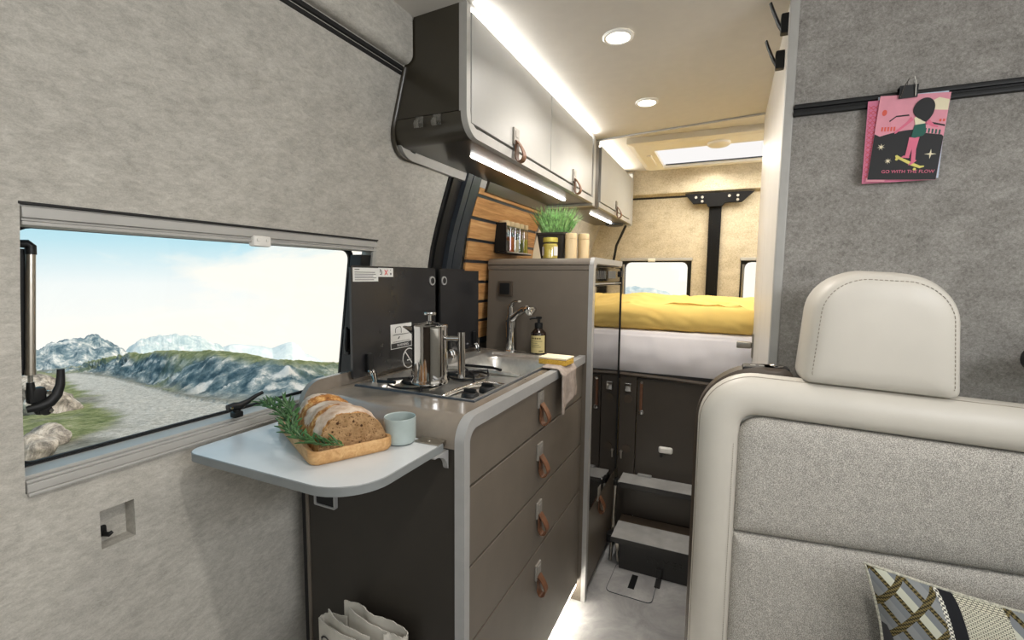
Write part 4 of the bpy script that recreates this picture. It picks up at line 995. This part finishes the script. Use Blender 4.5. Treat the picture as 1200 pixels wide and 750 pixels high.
# ------------------------------------------------------------------ postcards on the rail
M['pink'] = plain('card_pink', (224, 150, 166), .6, var=.03); M['pink_dark'] = plain('card_dark_pink', (206, 116, 146), .6, var=.04)
M['pink_skin'] = plain('card_skin', (222, 112, 140), .6, var=.02); M['card_black'] = plain('card_black', (20, 21, 24), .6, var=.06)
M['card_cream'] = plain('card_cream', (232, 222, 190), .6, var=.02); M['card_green'] = plain('card_green', (20, 88, 76), .6, var=.03)
M['card_yellow'] = plain('card_yellow', (222, 212, 112), .6, var=.02); M['card_red'] = plain('card_red', (220, 92, 76), .6, var=.02); M['card_blue'] = plain('card_blue', (196, 210, 226), .6, var=.02)
CW, CH = .1135, .168
def card(name, label, mat, org, tilt, y):
    m = basis((org[0], y, org[1]), (math.cos(tilt), 0, math.sin(tilt)), (-math.sin(tilt), 0, math.cos(tilt)), (0, -1, 0))
    r = thing(name, label, 'postcard', (org[0], y, org[1]))
    part('card', MB().box(0, CW, 0, CH, -.0004, .0004).xf(m), mat, r, smooth=0)
    return r, m
cb, mbk = card('postcard', 'pink patterned postcard peeking out behind the skateboard card', 'pink_dark', (.2465, 1.402), math.radians(0), 1.2335)
mb = MB()
for k in range(15):
    for q in range(2): mb.tube([Vector((.002+.008*q, .01+.01*k, .0006)), Vector((.010+.008*q, .018+.01*k, .0006))], .0004, 4).tube([Vector((.010+.008*q, .01+.01*k, .0006)), Vector((.002+.008*q, .018+.01*k, .0006))], .0004, 4)
part('pattern', mb.xf(mbk), 'red_ink', cb)
cc, mc = card('postcard', 'pale blue postcard almost hidden behind the skateboard card', 'card_blue', (.2595, 1.4085), math.radians(-1.5), 1.2355)
cf, mf = card('postcard', 'pink and black postcard of a skateboarding girl', 'pink', (.2545, 1.409), math.radians(-4), 1.2300)
def flat(name, polys, mat, d, lab=None):
    mb = MB()
    for p in polys: mb.ext(p, 'z', .0004, .0004+d*.0002)
    return part(name, mb.xf(mf), mat, cf, smooth=0, label=lab)
Uu = lambda pts: [(x*CW, y*CH) for x, y in pts]
def ell(cx, cy, rx, ry, n=20, rot=0): return [(cx+rx*math.cos(2*PI*k/n)*math.cos(rot)-ry*math.sin(2*PI*k/n)*math.sin(rot), cy+rx*math.cos(2*PI*k/n)*math.sin(rot)+ry*math.sin(2*PI*k/n)*math.cos(rot)) for k in range(n)]
flat('hill', [Uu([(0.002, .002), (.998, .002), (.998, .50)]+[(1-k/12, .50+.09*math.sin(PI*(.15+.85*k/12))) for k in range(1, 12)]+[(.002, .55)])], 'card_black', 1, 'black hillside')
flat('cloud', [Uu([(.62, .82), (.995, .80), (.995, .92), (.85, .95), (.72, .90)])], 'card_cream', 1)
flat('sun', [Uu(ell(.10, .80, .035, .036))], 'card_red', 2)
b1 = [Uu([(.06, .56), (.06, .61), (.10, .65), (.28, .65), (.30, .585)]), Uu([(.21, .60), (.21, .70), (.28, .745), (.44, .755), (.46, .60)])]
b2 = [Uu([(.70, .55), (.70, .62), (.76, .66), (.98, .62), (.98, .52)]), Uu([(.86, .66), (.90, .74), (.995, .735), (.995, .62), (.88, .62)])]
for k_, q_ in enumerate(b1+b2): flat('building', [q_], 'pink', 2+.4*k_)
wn = []
for k in range(5): wn.append(Uu([(.09+.045*k, .58), (.115+.045*k, .58), (.115+.045*k, .63), (.09+.045*k, .63)]))
for k in range(2): wn.append(Uu([(.90+.05*k, .67), (.93+.05*k, .67), (.93+.05*k, .70), (.90+.05*k, .70)]))
flat('building_window', wn, 'card_red', 4.2)
flat('roof', [Uu([(.19, .70), (.28, .758), (.46, .768), (.47, .752), (.28, .742), (.20, .69)]), Uu([(.72, .64), (.77, .675), (.99, .635), (.99, .615), (.77, .655)])], 'card_black', 4.6)
flat('shopfront', [Uu([(.72+.05*k, .55-.006*k), (.745+.05*k, .55-.006*k), (.745+.05*k, .60-.006*k), (.72+.05*k, .605-.006*k)]) for k in range(5)], 'card_green', 4.2)
def starp(cx, cy, r, n, q=.28, a0=PI/2): return [((cx+(r if k % 2 == 0 else r*q)*math.cos(a0+PI*k/n))*1, (cy+(r if k % 2 == 0 else r*q)*math.sin(a0+PI*k/n)*CW/CH)) for k in range(2*n)]
flat('star', [Uu(starp(.13, .395, .062, 7)), Uu(starp(.265, .225, .055, 8)), Uu(starp(.86, .30, .085, 4, .22))], 'card_cream', 2)
for k_, q_ in enumerate(([(.50, .26), (.56, .255), (.585, .36), (.60, .50), (.52, .50), (.515, .40)], [(.60, .215), (.66, .225), (.645, .36), (.665, .50), (.575, .49), (.585, .36)], [(.44, .262), (.57, .258), (.56, .285), (.48, .285)], [(.57, .17), (.62, .18), (.68, .225), (.62, .25)])): flat('leg' if k_ < 2 else 'foot', [Uu(q_)], 'pink_skin', 6+.5*k_)
flat('arm', [Uu([(.50, .74), (.47, .70), (.38, .63), (.30, .575), (.295, .545), (.325, .555), (.42, .62), (.54, .70)]), Uu([(.76, .70), (.84, .64), (.90, .62), (.90, .605), (.82, .615), (.72, .66)])], 'pink_skin', 5.0)
flat('top', [Uu([(.545, .72), (.58, .63), (.70, .65), (.74, .74), (.62, .78)])], 'card_cream', 5.6)
flat('shorts', [Uu([(.565, .64), (.715, .655), (.745, .55), (.71, .515), (.60, .49), (.545, .50)])], 'card_green', 8.4)
flat('hair', [Uu([(p[0]+(.035*max(0, (.80-p[1])/.1)), p[1]-.03*max(0, 1-abs(p[0]-.68)/.08)*(p[1] < .80)) for p in ell(.66, .825, .150, .125, 32, .2)])], 'card_black', 9.0)
flat('skateboard', [Uu([(.36, .285), (.385, .295), (.45, .265), (.62, .205), (.74, .165), (.80, .165), (.80, .15), (.74, .135), (.62, .165), (.47, .225), (.375, .262)]), Uu(ell(.39, .245, .022, .015)), Uu(ell(.67, .125, .022, .015))], 'card_yellow', 5.4)
mb = MB(); text(mb, 'GO WITH THE FLOW', .0090, basis((.022, .0135, .0008), (1, 0, 0), (0, 1, 0), (0, 0, 1)), .0002); part('lettering', mb.xf(mf), 'pink_skin', cf, smooth=0)
part('pink_corner', MB().box(.002, .034, .0, .008, .0, .0007).xf(mf @ Matrix.Translation((-.004, -.004, -.0005))), 'pink', cf, smooth=0)
bc = thing('binder_clip', 'black binder clip holding the postcards on the rail', 'binder clip', (.31, 1.228, 1.56))
part('body', MB().ext([(1.2260, 1.566), (1.2225, 1.590), (1.2420, 1.590), (1.2385, 1.566), (1.2375, 1.566), (1.2400, 1.588), (1.2240, 1.588), (1.2272, 1.566)], 'x', .296, .326), 'black', bc)
def wire(s, y): return MB().tube([(.311-.010*s-.002, y, 1.568), (.311-.008*s, y-.006, 1.590), (.311-.003, y-.012, 1.601), (.311+.004, y-.012, 1.602), (.311+.009, y-.006, 1.590), (.311+.011, y, 1.568)], .0009, 6)
part('wire_handle', wire(1, 1.224), 'chrome', bc); part('wire_handle', wire(.4, 1.234), 'chrome', bc)

# ------------------------------------------------------------------ bench seat
SB = thing('bench_seat', 'cream leather bench seat with grey tweed back and headrest', 'bench seat', (.38, .9, 0))
def seatf(c):
    k = interp(c.z, [(.45, 0), (.69, -.02), (.93, .047), (1.3, .055)]); q = c.x+.04
    return (c.x, c.y+.087*q, c.z-q*k)
X0, X1, Z0, Z1 = -.043, .86, .34, 1.016
def ol(i, y, r=.105): return [(p[0], y, p[1]) for p in rr(X0+i, X1-i, Z0+i, Z1-i, (.03, .03, max(.01, r-i), max(.01, r-i)), 12)]
part('backrest', (MB().loops([ol(.016, 1.060), ol(.006, 1.052), ol(-.001, 1.032), ol(.003, 1.012), ol(.014, .998), ol(.034, .988), ol(.055, .987), ol(.070, .994), ol(.0765, 1.004), ol(.078, 1.02)])).wedge(seatf), 'leather', SB, smooth=60)
def pad(z0, z1, rt, rb):
    def f(i, y): return [(p[0], y, p[1]) for p in rr(X0+.074+i, X1-.074-i, z0+i, z1-i, (rb, rb, max(.004, rt-i), max(.004, rt-i)), 8)]
    return MB().loops([f(0, 1.014), f(.001, 1.004), f(.006, .997), (f(.016, .992)), f(.035, .989), f(.06, .9875)])
part('fabric_panel', (pad(.692, .936, .045, .006)).wedge(seatf), 'tweed', SB, smooth=60)
part('fabric_panel', (pad(Z0+.074, .690, .006, .006)).wedge(seatf), 'tweed', SB, smooth=60)
part('piping', (MB().tube([(p[0], 1.0125, p[2]) for p in ol(.0035, 1)], .0014, 6, closed=True)).wedge(seatf), 'seam', SB)
mb = MB(); q = ol(.0700, 1)
for k in range(110):
    t_ = .395+.0049*k; z = t_
    if z < .88: mb.box(X0+.0665, X0+.0675, .9915, .9930, z, z+.003)
part('stitching', (mb).wedge(seatf), 'seam', SB, smooth=0)
HX, HZ0, HZ1 = .2545, 1.012, 1.231
def hl(i, y, dx=0): return [(p[0]+(HX-.117-.0)*0+dx+.012*((p[1]-HZ0)/.17)**1.5*(1 if p[0] < HX else -1), y, p[1]) for p in rr(HX-.1225+i, HX+.1225-i, HZ0+i*.7, HZ1-i, (.014, .014, max(.02, .080-i), max(.02, .080-i)), 12)]
hr = part('headrest', (MB().loops([hl(.012, 1.118), hl(.002, 1.108), hl(0, 1.07), hl(.003, 1.015), hl(.010, .999), hl(.0115, .9985), hl(.013, .997), hl(.03, .990), hl(.055, .988)])).wedge(seatf), 'leather', SB, smooth=60)
mb = MB(); q = [Vector(p) for p in hl(.0165, .9952)]; q.append(q[0]); tot = 0; acc = 0
for a, b_ in zip(q[:-1], q[1:]):
    d = (b_-a); L = d.length; d.normalize(); s = 0
    while s < L:
        if ((acc+s) % .0075) < .0045 and a.z > HZ0+.02: mb.tube([a+d*s, a+d*(s+.0016)], .0009, 5)
        s += .0015
    acc += L
part('stitching', (mb).wedge(seatf), 'seam', hr, smooth=0)
for x in (HX-.05, HX+.05): part('headrest_post', (MB().cyl((x, 1.05, 1.02), (x, 1.05, 1.06), .007, n=14)).wedge(seatf), 'chrome', SB)
def sl(i, y): return [(p[0], y, p[1]) for p in rr(-.052+i, .128-i, .2+i, 1.019-i, (.03, .03, .02, .128), 12)]
part('back_shell', MB().loops([sl(.010, 1.066), sl(0, 1.072), sl(0, 1.122), sl(.012, 1.130)]), 'shell', SB, smooth=60)
part('seat_cushion', MB().box(-.03, .85, .53, 1.0, .30, .40, .03, 4), 'tweed', SB)
part('seat_box', MB().box(-.01, .85, .58, 1.10, 0, .30, .01), 'shell', SB)
lvv = part('recline_panel', MB().box(.035, .122, 1.072, 1.118, 1.000, 1.019, .005), 'black', SB)
part('recline_knob', MB().lathe([(.013, 1.018), (.013, 1.0225), (.006, 1.025)], (.098, 1.094, 0), 18), 'chrome', lvv)
part('recline_symbol', MB().box(.050, .060, 1.090, 1.096, 1.0188, 1.0196).box(.066, .076, 1.090, 1.096, 1.0188, 1.0196), 'alu', lvv, smooth=0)
part('belt_guide', MB().ext(rr(.500, .60, 1.035, 1.08, .02, 5), 'y', 1.13, 1.18), 'black', SB)

# patterned cushion
t = NT('cushion_pattern'); uv = t.n('ShaderNodeUVMap'); uv.uv_map = 'UVMap'; sp_ = t.n('ShaderNodeSeparateXYZ'); t.l(uv.outputs[0], sp_.inputs[0])
U, Vv = sp_.outputs[0], sp_.outputs[1]
# diamonds
fr1 = t.math('FRACT', t.math('ADD', t.math('MULTIPLY', U, 10.0), t.math('MULTIPLY', Vv, 6.0)))
fr2 = t.math('FRACT', t.math('SUBTRACT', t.math('MULTIPLY', U, 10.0), t.math('MULTIPLY', Vv, 6.0)))
b1_ = t.math('LESS_THAN', fr1, .22); b2_ = t.math('LESS_THAN', fr2, .22)
cell = t.math('MODULO', t.math('ADD', t.math('FLOOR', t.math('ADD', t.math('MULTIPLY', U, 10.0), t.math('MULTIPLY', Vv, 6.0))), 40), 3)
sk = t.math('LESS_THAN', t.math('ABSOLUTE', t.math('SUBTRACT', cell, 1)), .5)
fine = t.n('ShaderNodeTexChecker'); fine.inputs['Scale'].default_value = 120; t.l(uv.outputs[0], fine.inputs['Vector'])
ochre = t.mix(fine.outputs['Fac'], (48, 45, 36), (112, 100, 64))
base = t.mix(sk, (134, 137, 138), (186, 187, 172)); half = t.math('GREATER_THAN', fr1, .64)
base = t.mix(half, base, (118, 122, 126))
dia = t.mix(t.math('MAXIMUM', b1_, b2_), base, ochre)
darkleft = t.math('LESS_THAN', t.math('ADD', U, t.math('MULTIPLY', Vv, .22)), .175)
dia = t.mix(t.math('MULTIPLY', darkleft, t.math('LESS_THAN', Vv, .72)), dia, (66, 66, 68))
# stripes in the middle
brick = t.n('ShaderNodeTexBrick'); brick.inputs['Scale'].default_value = 34; brick.inputs['Color1'].default_value = lin((206, 204, 184)); brick.inputs['Color2'].default_value = lin((196, 194, 176)); brick.inputs['Mortar'].default_value = lin((46, 46, 46)); brick.inputs['Mortar Size'].default_value = .035
t.l(uv.outputs[0], brick.inputs['Vector'])
def band(a, b): return t.math('MULTIPLY', t.math('GREATER_THAN', U, a), t.math('LESS_THAN', U, b))
c = t.mix(band(.205, .219), dia, t.mix(fine.outputs['Fac'], (222, 220, 208), (92, 92, 90)))
c = t.mix(band(.219, .262), c, (36, 37, 40)); c = t.mix(band(.262, .400), c, brick.outputs['Color'])
t.bump(fine.outputs['Fac'], .2, .001); M['cushion'] = t.set(c, .95, 0, .1)
cu = thing('patterned_cushion', 'geometric grey and ochre cushion leaning on the bench back', 'cushion', (.44, .93, .405))
CL, CHH = .44, .31
cm = basis((.232, .905, .405), (.999, -.02, -.03), (.02, .17, .985), (.02, -.985, .17))
def cush(sg):
    def f(u, v):
        e = (1-abs(2*u-1)**3.2)*(1-abs(2*v-1)**3.2)
        pin = 1-.05*math.sin(PI*u)*0
        x = CL*(u+.075*math.sin(PI*v)*(1-2*u)); y = CHH*(v+.05*math.sin(PI*u)*(1-2*v))
        return (x, y, sg*(.0005+.055*e**.6)+.003*mnoise.noise(Vector((u*7, v*7, sg)))*e)
    return f
mb = MB(); nu, nv = 40, 30; uvl = mb.bm.loops.layers.uv.new('UVMap')
for sg in (1, -1):
    f = cush(sg); V = [[mb.bm.verts.new(f(i/nu, j/nv)) for j in range(nv+1)] for i in range(nu+1)]
    for i in range(nu):
        for j in range(nv):
            fc = mb.bm.faces.new((V[i][j], V[i+1][j], V[i+1][j+1], V[i][j+1]))
            for lp_, (a, b_) in zip(fc.loops, ((i, j), (i+1, j), (i+1, j+1), (i, j+1))): lp_[uvl].uv = (a/nu, b_/nv)
part('cover', mb.xf(cm), 'cushion', cu, smooth=80)
f = cush(1); edge = [f(k/20, 1) for k in range(21)]+[f(1, 1-k/14) for k in range(1, 15)]+[f(1-k/20, 0) for k in range(1, 21)]+[f(0, k/14) for k in range(1, 14)]
part('piping', MB().tube([cm @ Vector((p[0], p[1], 0)) for p in edge], .0026, 7, closed=True), plain('cushion_piping', (176, 174, 160), .9, var=.2, scale=300), cu)

# ------------------------------------------------------------------ landscape outside
CREST = [(-80, -.15), (-71, -.152), (-67.9, -.150), (-65.6, -.138), (-62.4, -.135), (-57.4, -.139), (-54.4, -.151), (-51.1, -.167), (-44.9, -.179), (-43.5, -.189), (-38, -.19), (-25, -.12), (-12, -.07), (-4, -.07), (20, -.08)]
BASE = [(-80, -.157), (-70, -.157), (-68, -.157), (-65.7, -.169), (-62.5, -.194), (-59.8, -.216), (-56.1, -.234), (-50.4, -.249), (-44.9, -.225), (-38, -.22), (20, -.22)]
def gT(D): return -1.8/D-.11
def Dof(T): return 1.8/(-T-.11)
def nz(x, y, s, o=0): return mnoise.fractal(Vector((x*s, y*s, o)), 1.0, 2.1, 5)
PATHC = [(9, -59.5), (11, -59.8), (14, -60.8), (18, -63.2), (25, -66.0), (34, -67.6), (60, -69)]
PATHW = [(9, 7.2), (11, 6.4), (14, 4.6), (18, 3.0), (25, 2.0), (34, 1.2), (60, .6)]
azs = [-85+.5*k for k in range(30)]+[-70+.12*k for k in range(234)]+[-42+.5*k for k in range(116)]
NA = len(azs); ND = 190
mb = MB(); b = mb.bm; vl = b.verts.layers.float_color.new('ground')
rows = []
for az in azs:
    ar = math.radians(az); row = []
    Tb, Tc = interp(az, BASE), interp(az, CREST); Db = Dof(Tb); Dc = Db*1.32
    for k in range(ND+1):
        D = 2.5*(Dc*1.25/2.5)**(k/ND)
        x, y = D*math.sin(ar), D*math.cos(ar)
        g = gT(D)
        h = sstep(Db*.93, Dc, D)
        T = g if D < Db*.93 else Tb*1.01+(Tc-Tb*1.01)*h
        if D > Dc: T = Tc-(Tc+.5)*-1*0-.16*sstep(Dc, Dc*1.25, D)
        rockf = sstep(Db*.92, Db*1.06, D)*(1-.8*sstep(Dc*.90, Dc*1.0, D))
        big = nz(x, y, .22, 3); rdg = 1-abs(mnoise.noise(Vector((x*.55, y*.55, 7))))*2
        amp = D*(.011*big+.007*(rdg-.5)+.011*nz(x, y, 1.7, 21))*rockf
        sm = (.02*nz(x, y, 1.6, 1))*(1-rockf)*min(1, D/10)
        lump = 0
        if D < Db: lump = D*.012*max(0, nz(x, y, .5, 11))*sstep(1.2, 2.2, abs(az-interp(D, PATHC))/max(.5, interp(D, PATHW)))
        z = 1.2+D*T+amp+sm+lump
        v_ = b.verts.new((x, y, z))
        d = abs(az-interp(D, PATHC))/interp(D, PATHW)+.35*nz(x, y, .8, 5)
        path = 1-sstep(.8, 1.25, d)
        green = sstep(.42, .62, .5+.6*nz(x, y, .35, 9)+.25)*(1-path)
        top = sstep(Dc*.90, Dc*.955, D)
        if D > Db*.93: path = 0; green = max(.9*top*sstep(-70, -66, az)*(1-sstep(-20, -15, az)), .55*sstep(.5, .7, .5+.6*nz(x, y, .3, 2)))
        v_[vl] = (path if D < Db else 0, green, rockf, 1)
        row.append(v_)
    rows.append(row)
for i in range(NA-1):
    for k in range(ND): b.faces.new((rows[i][k], rows[i+1][k], rows[i+1][k+1], rows[i][k+1]))
t = NT('hillside'); vc = t.n('ShaderNodeVertexColor'); vc.layer_name = 'ground'; sp_ = t.n('ShaderNodeSeparateColor'); t.l(vc.outputs[0], sp_.inputs[0])
v = t.co(); nA = t.noise(v, 3, 9, .8); nB = t.noise(v, 1.7, 12, .8, .2); nC = t.noise(v, 9, 6, .85)
vk = t.n('ShaderNodeTexVoronoi', feature='DISTANCE_TO_EDGE'); vk.inputs['Scale'].default_value = .85; t.l(v, vk.inputs['Vector'])
vj = t.n('ShaderNodeTexVoronoi'); vj.inputs['Scale'].default_value = 2.2; t.l(t.co((1, 1, 1.6), rot=(.4, .5, .2)), vj.inputs['Vector'])
nR = t.math('ADD', t.math('MULTIPLY', nB, .62), t.math('ADD', t.math('MULTIPLY', t.math('MINIMUM', vk.outputs['Distance'], .35), .35), t.math('MULTIPLY', vj.outputs['Distance'], .18)))
gravel = t.ramp(nC, [(.34, (150, 147, 140)), (.5, (214, 210, 202)), (.64, (246, 243, 238))])
grass = t.ramp(nA, [(.36, (92, 106, 70)), (.5, (146, 156, 106)), (.64, (194, 192, 156))])
rock = t.ramp(nR, [(.36, (70, 98, 112)), (.44, (116, 140, 150)), (.50, (166, 180, 184)), (.56, (240, 240, 238))])
soil = t.ramp(nA, [(.35, (116, 116, 106)), (.65, (186, 184, 174))])
c = t.mix(sp_.outputs[2], soil, rock); c = t.mix(sp_.outputs[1], c, grass); c = t.mix(sp_.outputs[0], c, gravel)
t.bump(nR, 1.0, .5); M['hillside'] = t.set(c, .95, 0, .05)
struct('terrain', mb, 'hillside', smooth=80)
def ridge(name, tab, D0, mat, amp, fr, seed, depth=.5):
    mb = MB(); na, nd = 260, 34; a0, a1 = tab[0][0], tab[-1][0]
    def f(u, v):
        az = a0+(a1-a0)*u; ar = math.radians(az); T = interp(az, tab); D = D0*(1+depth*v)
        x, y = D*math.sin(ar), D*math.cos(ar)
        low = -.30
        n = mnoise.fractal(Vector((x*fr/D0, y*fr/D0, seed)), .9, 2.1, 7)
        prof = sstep(0, .75, v) if v < .75 else 1-.8*sstep(.75, 1, v)
        q = low+(T-low)*prof+amp*n*(prof**.5)
        return (x, y, 1.2+D*q)
    mb.grid(f, na, nd); struct(name, mb, mat, smooth=80)
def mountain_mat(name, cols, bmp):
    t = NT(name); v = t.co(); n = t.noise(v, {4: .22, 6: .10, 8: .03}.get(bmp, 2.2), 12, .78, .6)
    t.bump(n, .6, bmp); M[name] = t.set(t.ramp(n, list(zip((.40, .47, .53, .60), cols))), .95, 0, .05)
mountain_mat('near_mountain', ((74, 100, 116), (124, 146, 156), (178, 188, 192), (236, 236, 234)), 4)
mountain_mat('mid_mountain_hazed', ((170, 192, 200), (194, 210, 214), (214, 224, 226), (234, 236, 234)), 6)  # aerial haze painted in as pale bluish colours
mountain_mat('far_mountain_hazed', ((196, 208, 212), (204, 214, 217), (212, 220, 222), (220, 226, 226)), 8)  # distance haze painted into the colours, paler still
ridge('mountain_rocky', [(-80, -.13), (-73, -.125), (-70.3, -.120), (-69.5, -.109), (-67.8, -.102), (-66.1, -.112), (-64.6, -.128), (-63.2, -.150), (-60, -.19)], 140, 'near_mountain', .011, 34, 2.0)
ridge('mountain_pale', [(-66.5, -.17), (-64.5, -.13), (-63.4, -.112), (-61, -.106), (-58.5, -.113), (-57.4, -.127), (-55, -.16), (-53, -.20)], 300, 'mid_mountain_hazed', .007, 34, 5.0)
ridge('mountain_rear', [(-24, -.09), (-16, -.05), (-12, -.026), (-9, -.018), (-6.6, -.026), (-5, -.045), (0, -.07), (8, -.09)], 120, 'mid_mountain_hazed', .006, 16, 3.0)
ridge('mountain_hazy', [(-62, -.17), (-57.5, -.141), (-56.0, -.133), (-53.5, -.137), (-52.0, -.141), (-51.2, -.135), (-50.6, -.131), (-50.0, -.130), (-49.4, -.137), (-48.7, -.155), (-46, -.18), (-42, -.20)], 700, 'far_mountain_hazed', .004, 12, 8.0)
M['boulder'] = mountain_mat('boulder', ((92, 88, 84), (134, 128, 121), (168, 161, 152), (200, 194, 186)), .1) or M['boulder']
def boulder(c, s, sc, seed, label):
    t_ = bmesh.new(); bmesh.ops.create_icosphere(t_, subdivisions=4, radius=1)
    for v_ in t_.verts:
        n = v_.co.normalized(); q = 1+.35*mnoise.noise(n*1.3+Vector((seed, 0, 0)))+.10*mnoise.noise(n*4+Vector((0, seed, 0)))
        v_.co = Vector((c[0]+n.x*q*s*sc[0], c[1]+n.y*q*s*sc[1], c[2]+n.z*q*s*sc[2]))
    mb = MB(); mb._merge(t_); o = part('boulder', mb, 'boulder', None, 70); tag(o, label, 'boulder', 'boulders by the gravel path')
def at(az, D, T): a = math.radians(az); return (D*math.sin(a), D*math.cos(a), 1.2+D*T)
boulder(at(-71.2, 10.2, -.272), .30, (1, 1, .8), 1, 'pale boulder at the lower left corner of the side window')
boulder(at(-70.3, 11.6, -.258), .34, (1.1, 1, .75), 4, 'larger pale boulder behind the corner boulder outside the window')
boulder(at(-69.6, 17, -.214), .62, (1.0, .9, .8), 7, 'bluish grey rock lying below the latch hook outside')
boulder(at(-70.8, 20, -.186), .72, (1.0, .9, .8), 9, 'bluish grey rock right behind the latch bracket outside')

# ------------------------------------------------------------------ world and lights
w = bpy.data.worlds.new('sky'); SC.world = w; w.use_nodes = True; nt = w.node_tree; nt.nodes.clear()
class WN(NT):
    def __init__(s, tree): s.t = tree
q = WN(nt)
out = q.n('ShaderNodeOutputWorld'); bg = q.n('ShaderNodeBackground'); q.l(bg.outputs[0], out.inputs[0])
tc = q.n('ShaderNodeTexCoord'); sx_ = q.n('ShaderNodeSeparateXYZ'); q.l(tc.outputs['Generated'], sx_.inputs[0])
mp = q.n('ShaderNodeMapping'); mp.inputs['Scale'].default_value = (1, 1, 3.2); q.l(tc.outputs['Generated'], mp.inputs[0])
base = q.ramp(q.math('ADD', sx_.outputs[2], .15), [(.0, (255, 250, 240)), (.13, (238, 244, 242)), (.20, (186, 224, 234)), (.32, (120, 198, 226)), (1, (110, 178, 216))])
cl = q.noise(mp.outputs[0], 2.6, 7, .58, .4)
side = q.math('ADD', q.math('MULTIPLY', sx_.outputs[0], .9), q.math('MULTIPLY', sx_.outputs[1], .55))   # brighter cloud towards the back of the van
cf_ = q.math('ADD', cl, q.math('MULTIPLY', q.math('ADD', side, .56), .70))
cf_ = q.math('SUBTRACT', cf_, q.math('MULTIPLY', q.math('ABSOLUTE', sx_.outputs[2]), .35))
cm_ = q.ramp(cf_, [(.47, (0, 0, 0)), (.66, (255, 255, 255))])
col = q.mix(cm_, base, (255, 250, 238))
q.l(col, bg.inputs[0]); bg.inputs[1].default_value = 1.06

def lamp(name, typ, loc, rot, energy, col=(255, 255, 255), **kw):
    l = bpy.data.lights.new(name, typ); l.energy = energy; l.color = lin(col)[:3]
    for k, v_ in kw.items(): setattr(l, k, v_)
    o = bpy.data.objects.new(name, l); COL.objects.link(o); o.location = loc; o.rotation_euler = rot; return o
lamp('sun', 'SUN', (5, 0, 8), (0, math.radians(42), math.radians(12)), 3.0, (255, 246, 230), angle=.02)
# added area lamps: key at the unseen right-hand opening, fill behind the viewer
lamp('right_side_key_lamp', 'AREA', (.93, .15, 1.50), (0, math.radians(88), 0), 9.0, (248, 250, 255), shape='RECTANGLE', size=.22, size_y=.9)
lamp('front_fill_lamp', 'AREA', (-.1, YB+.02, 1.42), (math.radians(84), 0, 0), 3, (250, 252, 255), shape='RECTANGLE', size=1.4, size_y=.6)
lamp('overhead_led_strip', 'AREA', (OX+.008, 1.52, 1.811), (0, math.radians(-97), 0), 2.2, (255, 252, 248), shape='RECTANGLE', size=.008, size_y=1.05)
lamp('bed_fill_lamp', 'AREA', (.72, 2.62, 1.72), (0, math.radians(150), 0), 8, (255, 248, 236), shape='RECTANGLE', size=.06, size_y=.8)  # added out of view to lift the ceiling over the bed
lamp('roof_hatch_daylight', 'AREA', (.1, 2.68, CEIL-.05), (0, 0, 0), 9, (255, 246, 230), shape='RECTANGLE', size=.9, size_y=.36)
for (x, y, e) in ((-.295, 1.292, 3.2), (-.299, 1.797, 3.2), (-.113, 2.93, .8), (.05, .3, 4.2), (.05, -.5, 2.4)):  # last two spots are added out of view to brighten the front
    lamp('ceiling_spot', 'AREA', (x, y, (cz(x) if y < 2.16 else CEIL)-.012), (0, 0, 0), e, (255, 248, 240), shape='DISK', size=.05, spread=math.radians(150))
for (x, y, lb) in ((.05, .3, 'added unseen ceiling spotlight above the bench'), (.05, -.5, 'added unseen ceiling spotlight above the driving seats')):  # unseen fittings made up for the two added spots
    r = thing('ceiling_light', lb, 'ceiling light', (x, y, cz(x)-.008), 'ceiling spotlights')
    part('ring', MB().lathe([(.040, cz(x)), (.041, cz(x)-.004), (.037, cz(x)-.007), (.031, cz(x)-.006), (.030, cz(x)-.001)], (x, y, 0), 36, cap=False), 'white_plastic', r)
    part('lens', MB().lathe([(.0305, cz(x)-.002), (.028, cz(x)-.0055), (.004, cz(x)-.007)], (x, y, 0), 30), 'spot', r)

SC.view_settings.view_transform = 'Standard'; SC.view_settings.look = 'None'; SC.view_settings.gamma = 1; SC.view_settings.exposure = 0.08
SC.view_settings.use_curve_mapping = False
SC.cycles.use_denoising = True; SC.cycles.max_bounces = 10; SC.cycles.diffuse_bounces = 5; SC.cycles.transparent_max_bounces = 12; SC.cycles.sample_clamp_indirect = 6
SC.cycles.caustics_reflective = False; SC.cycles.caustics_refractive = False
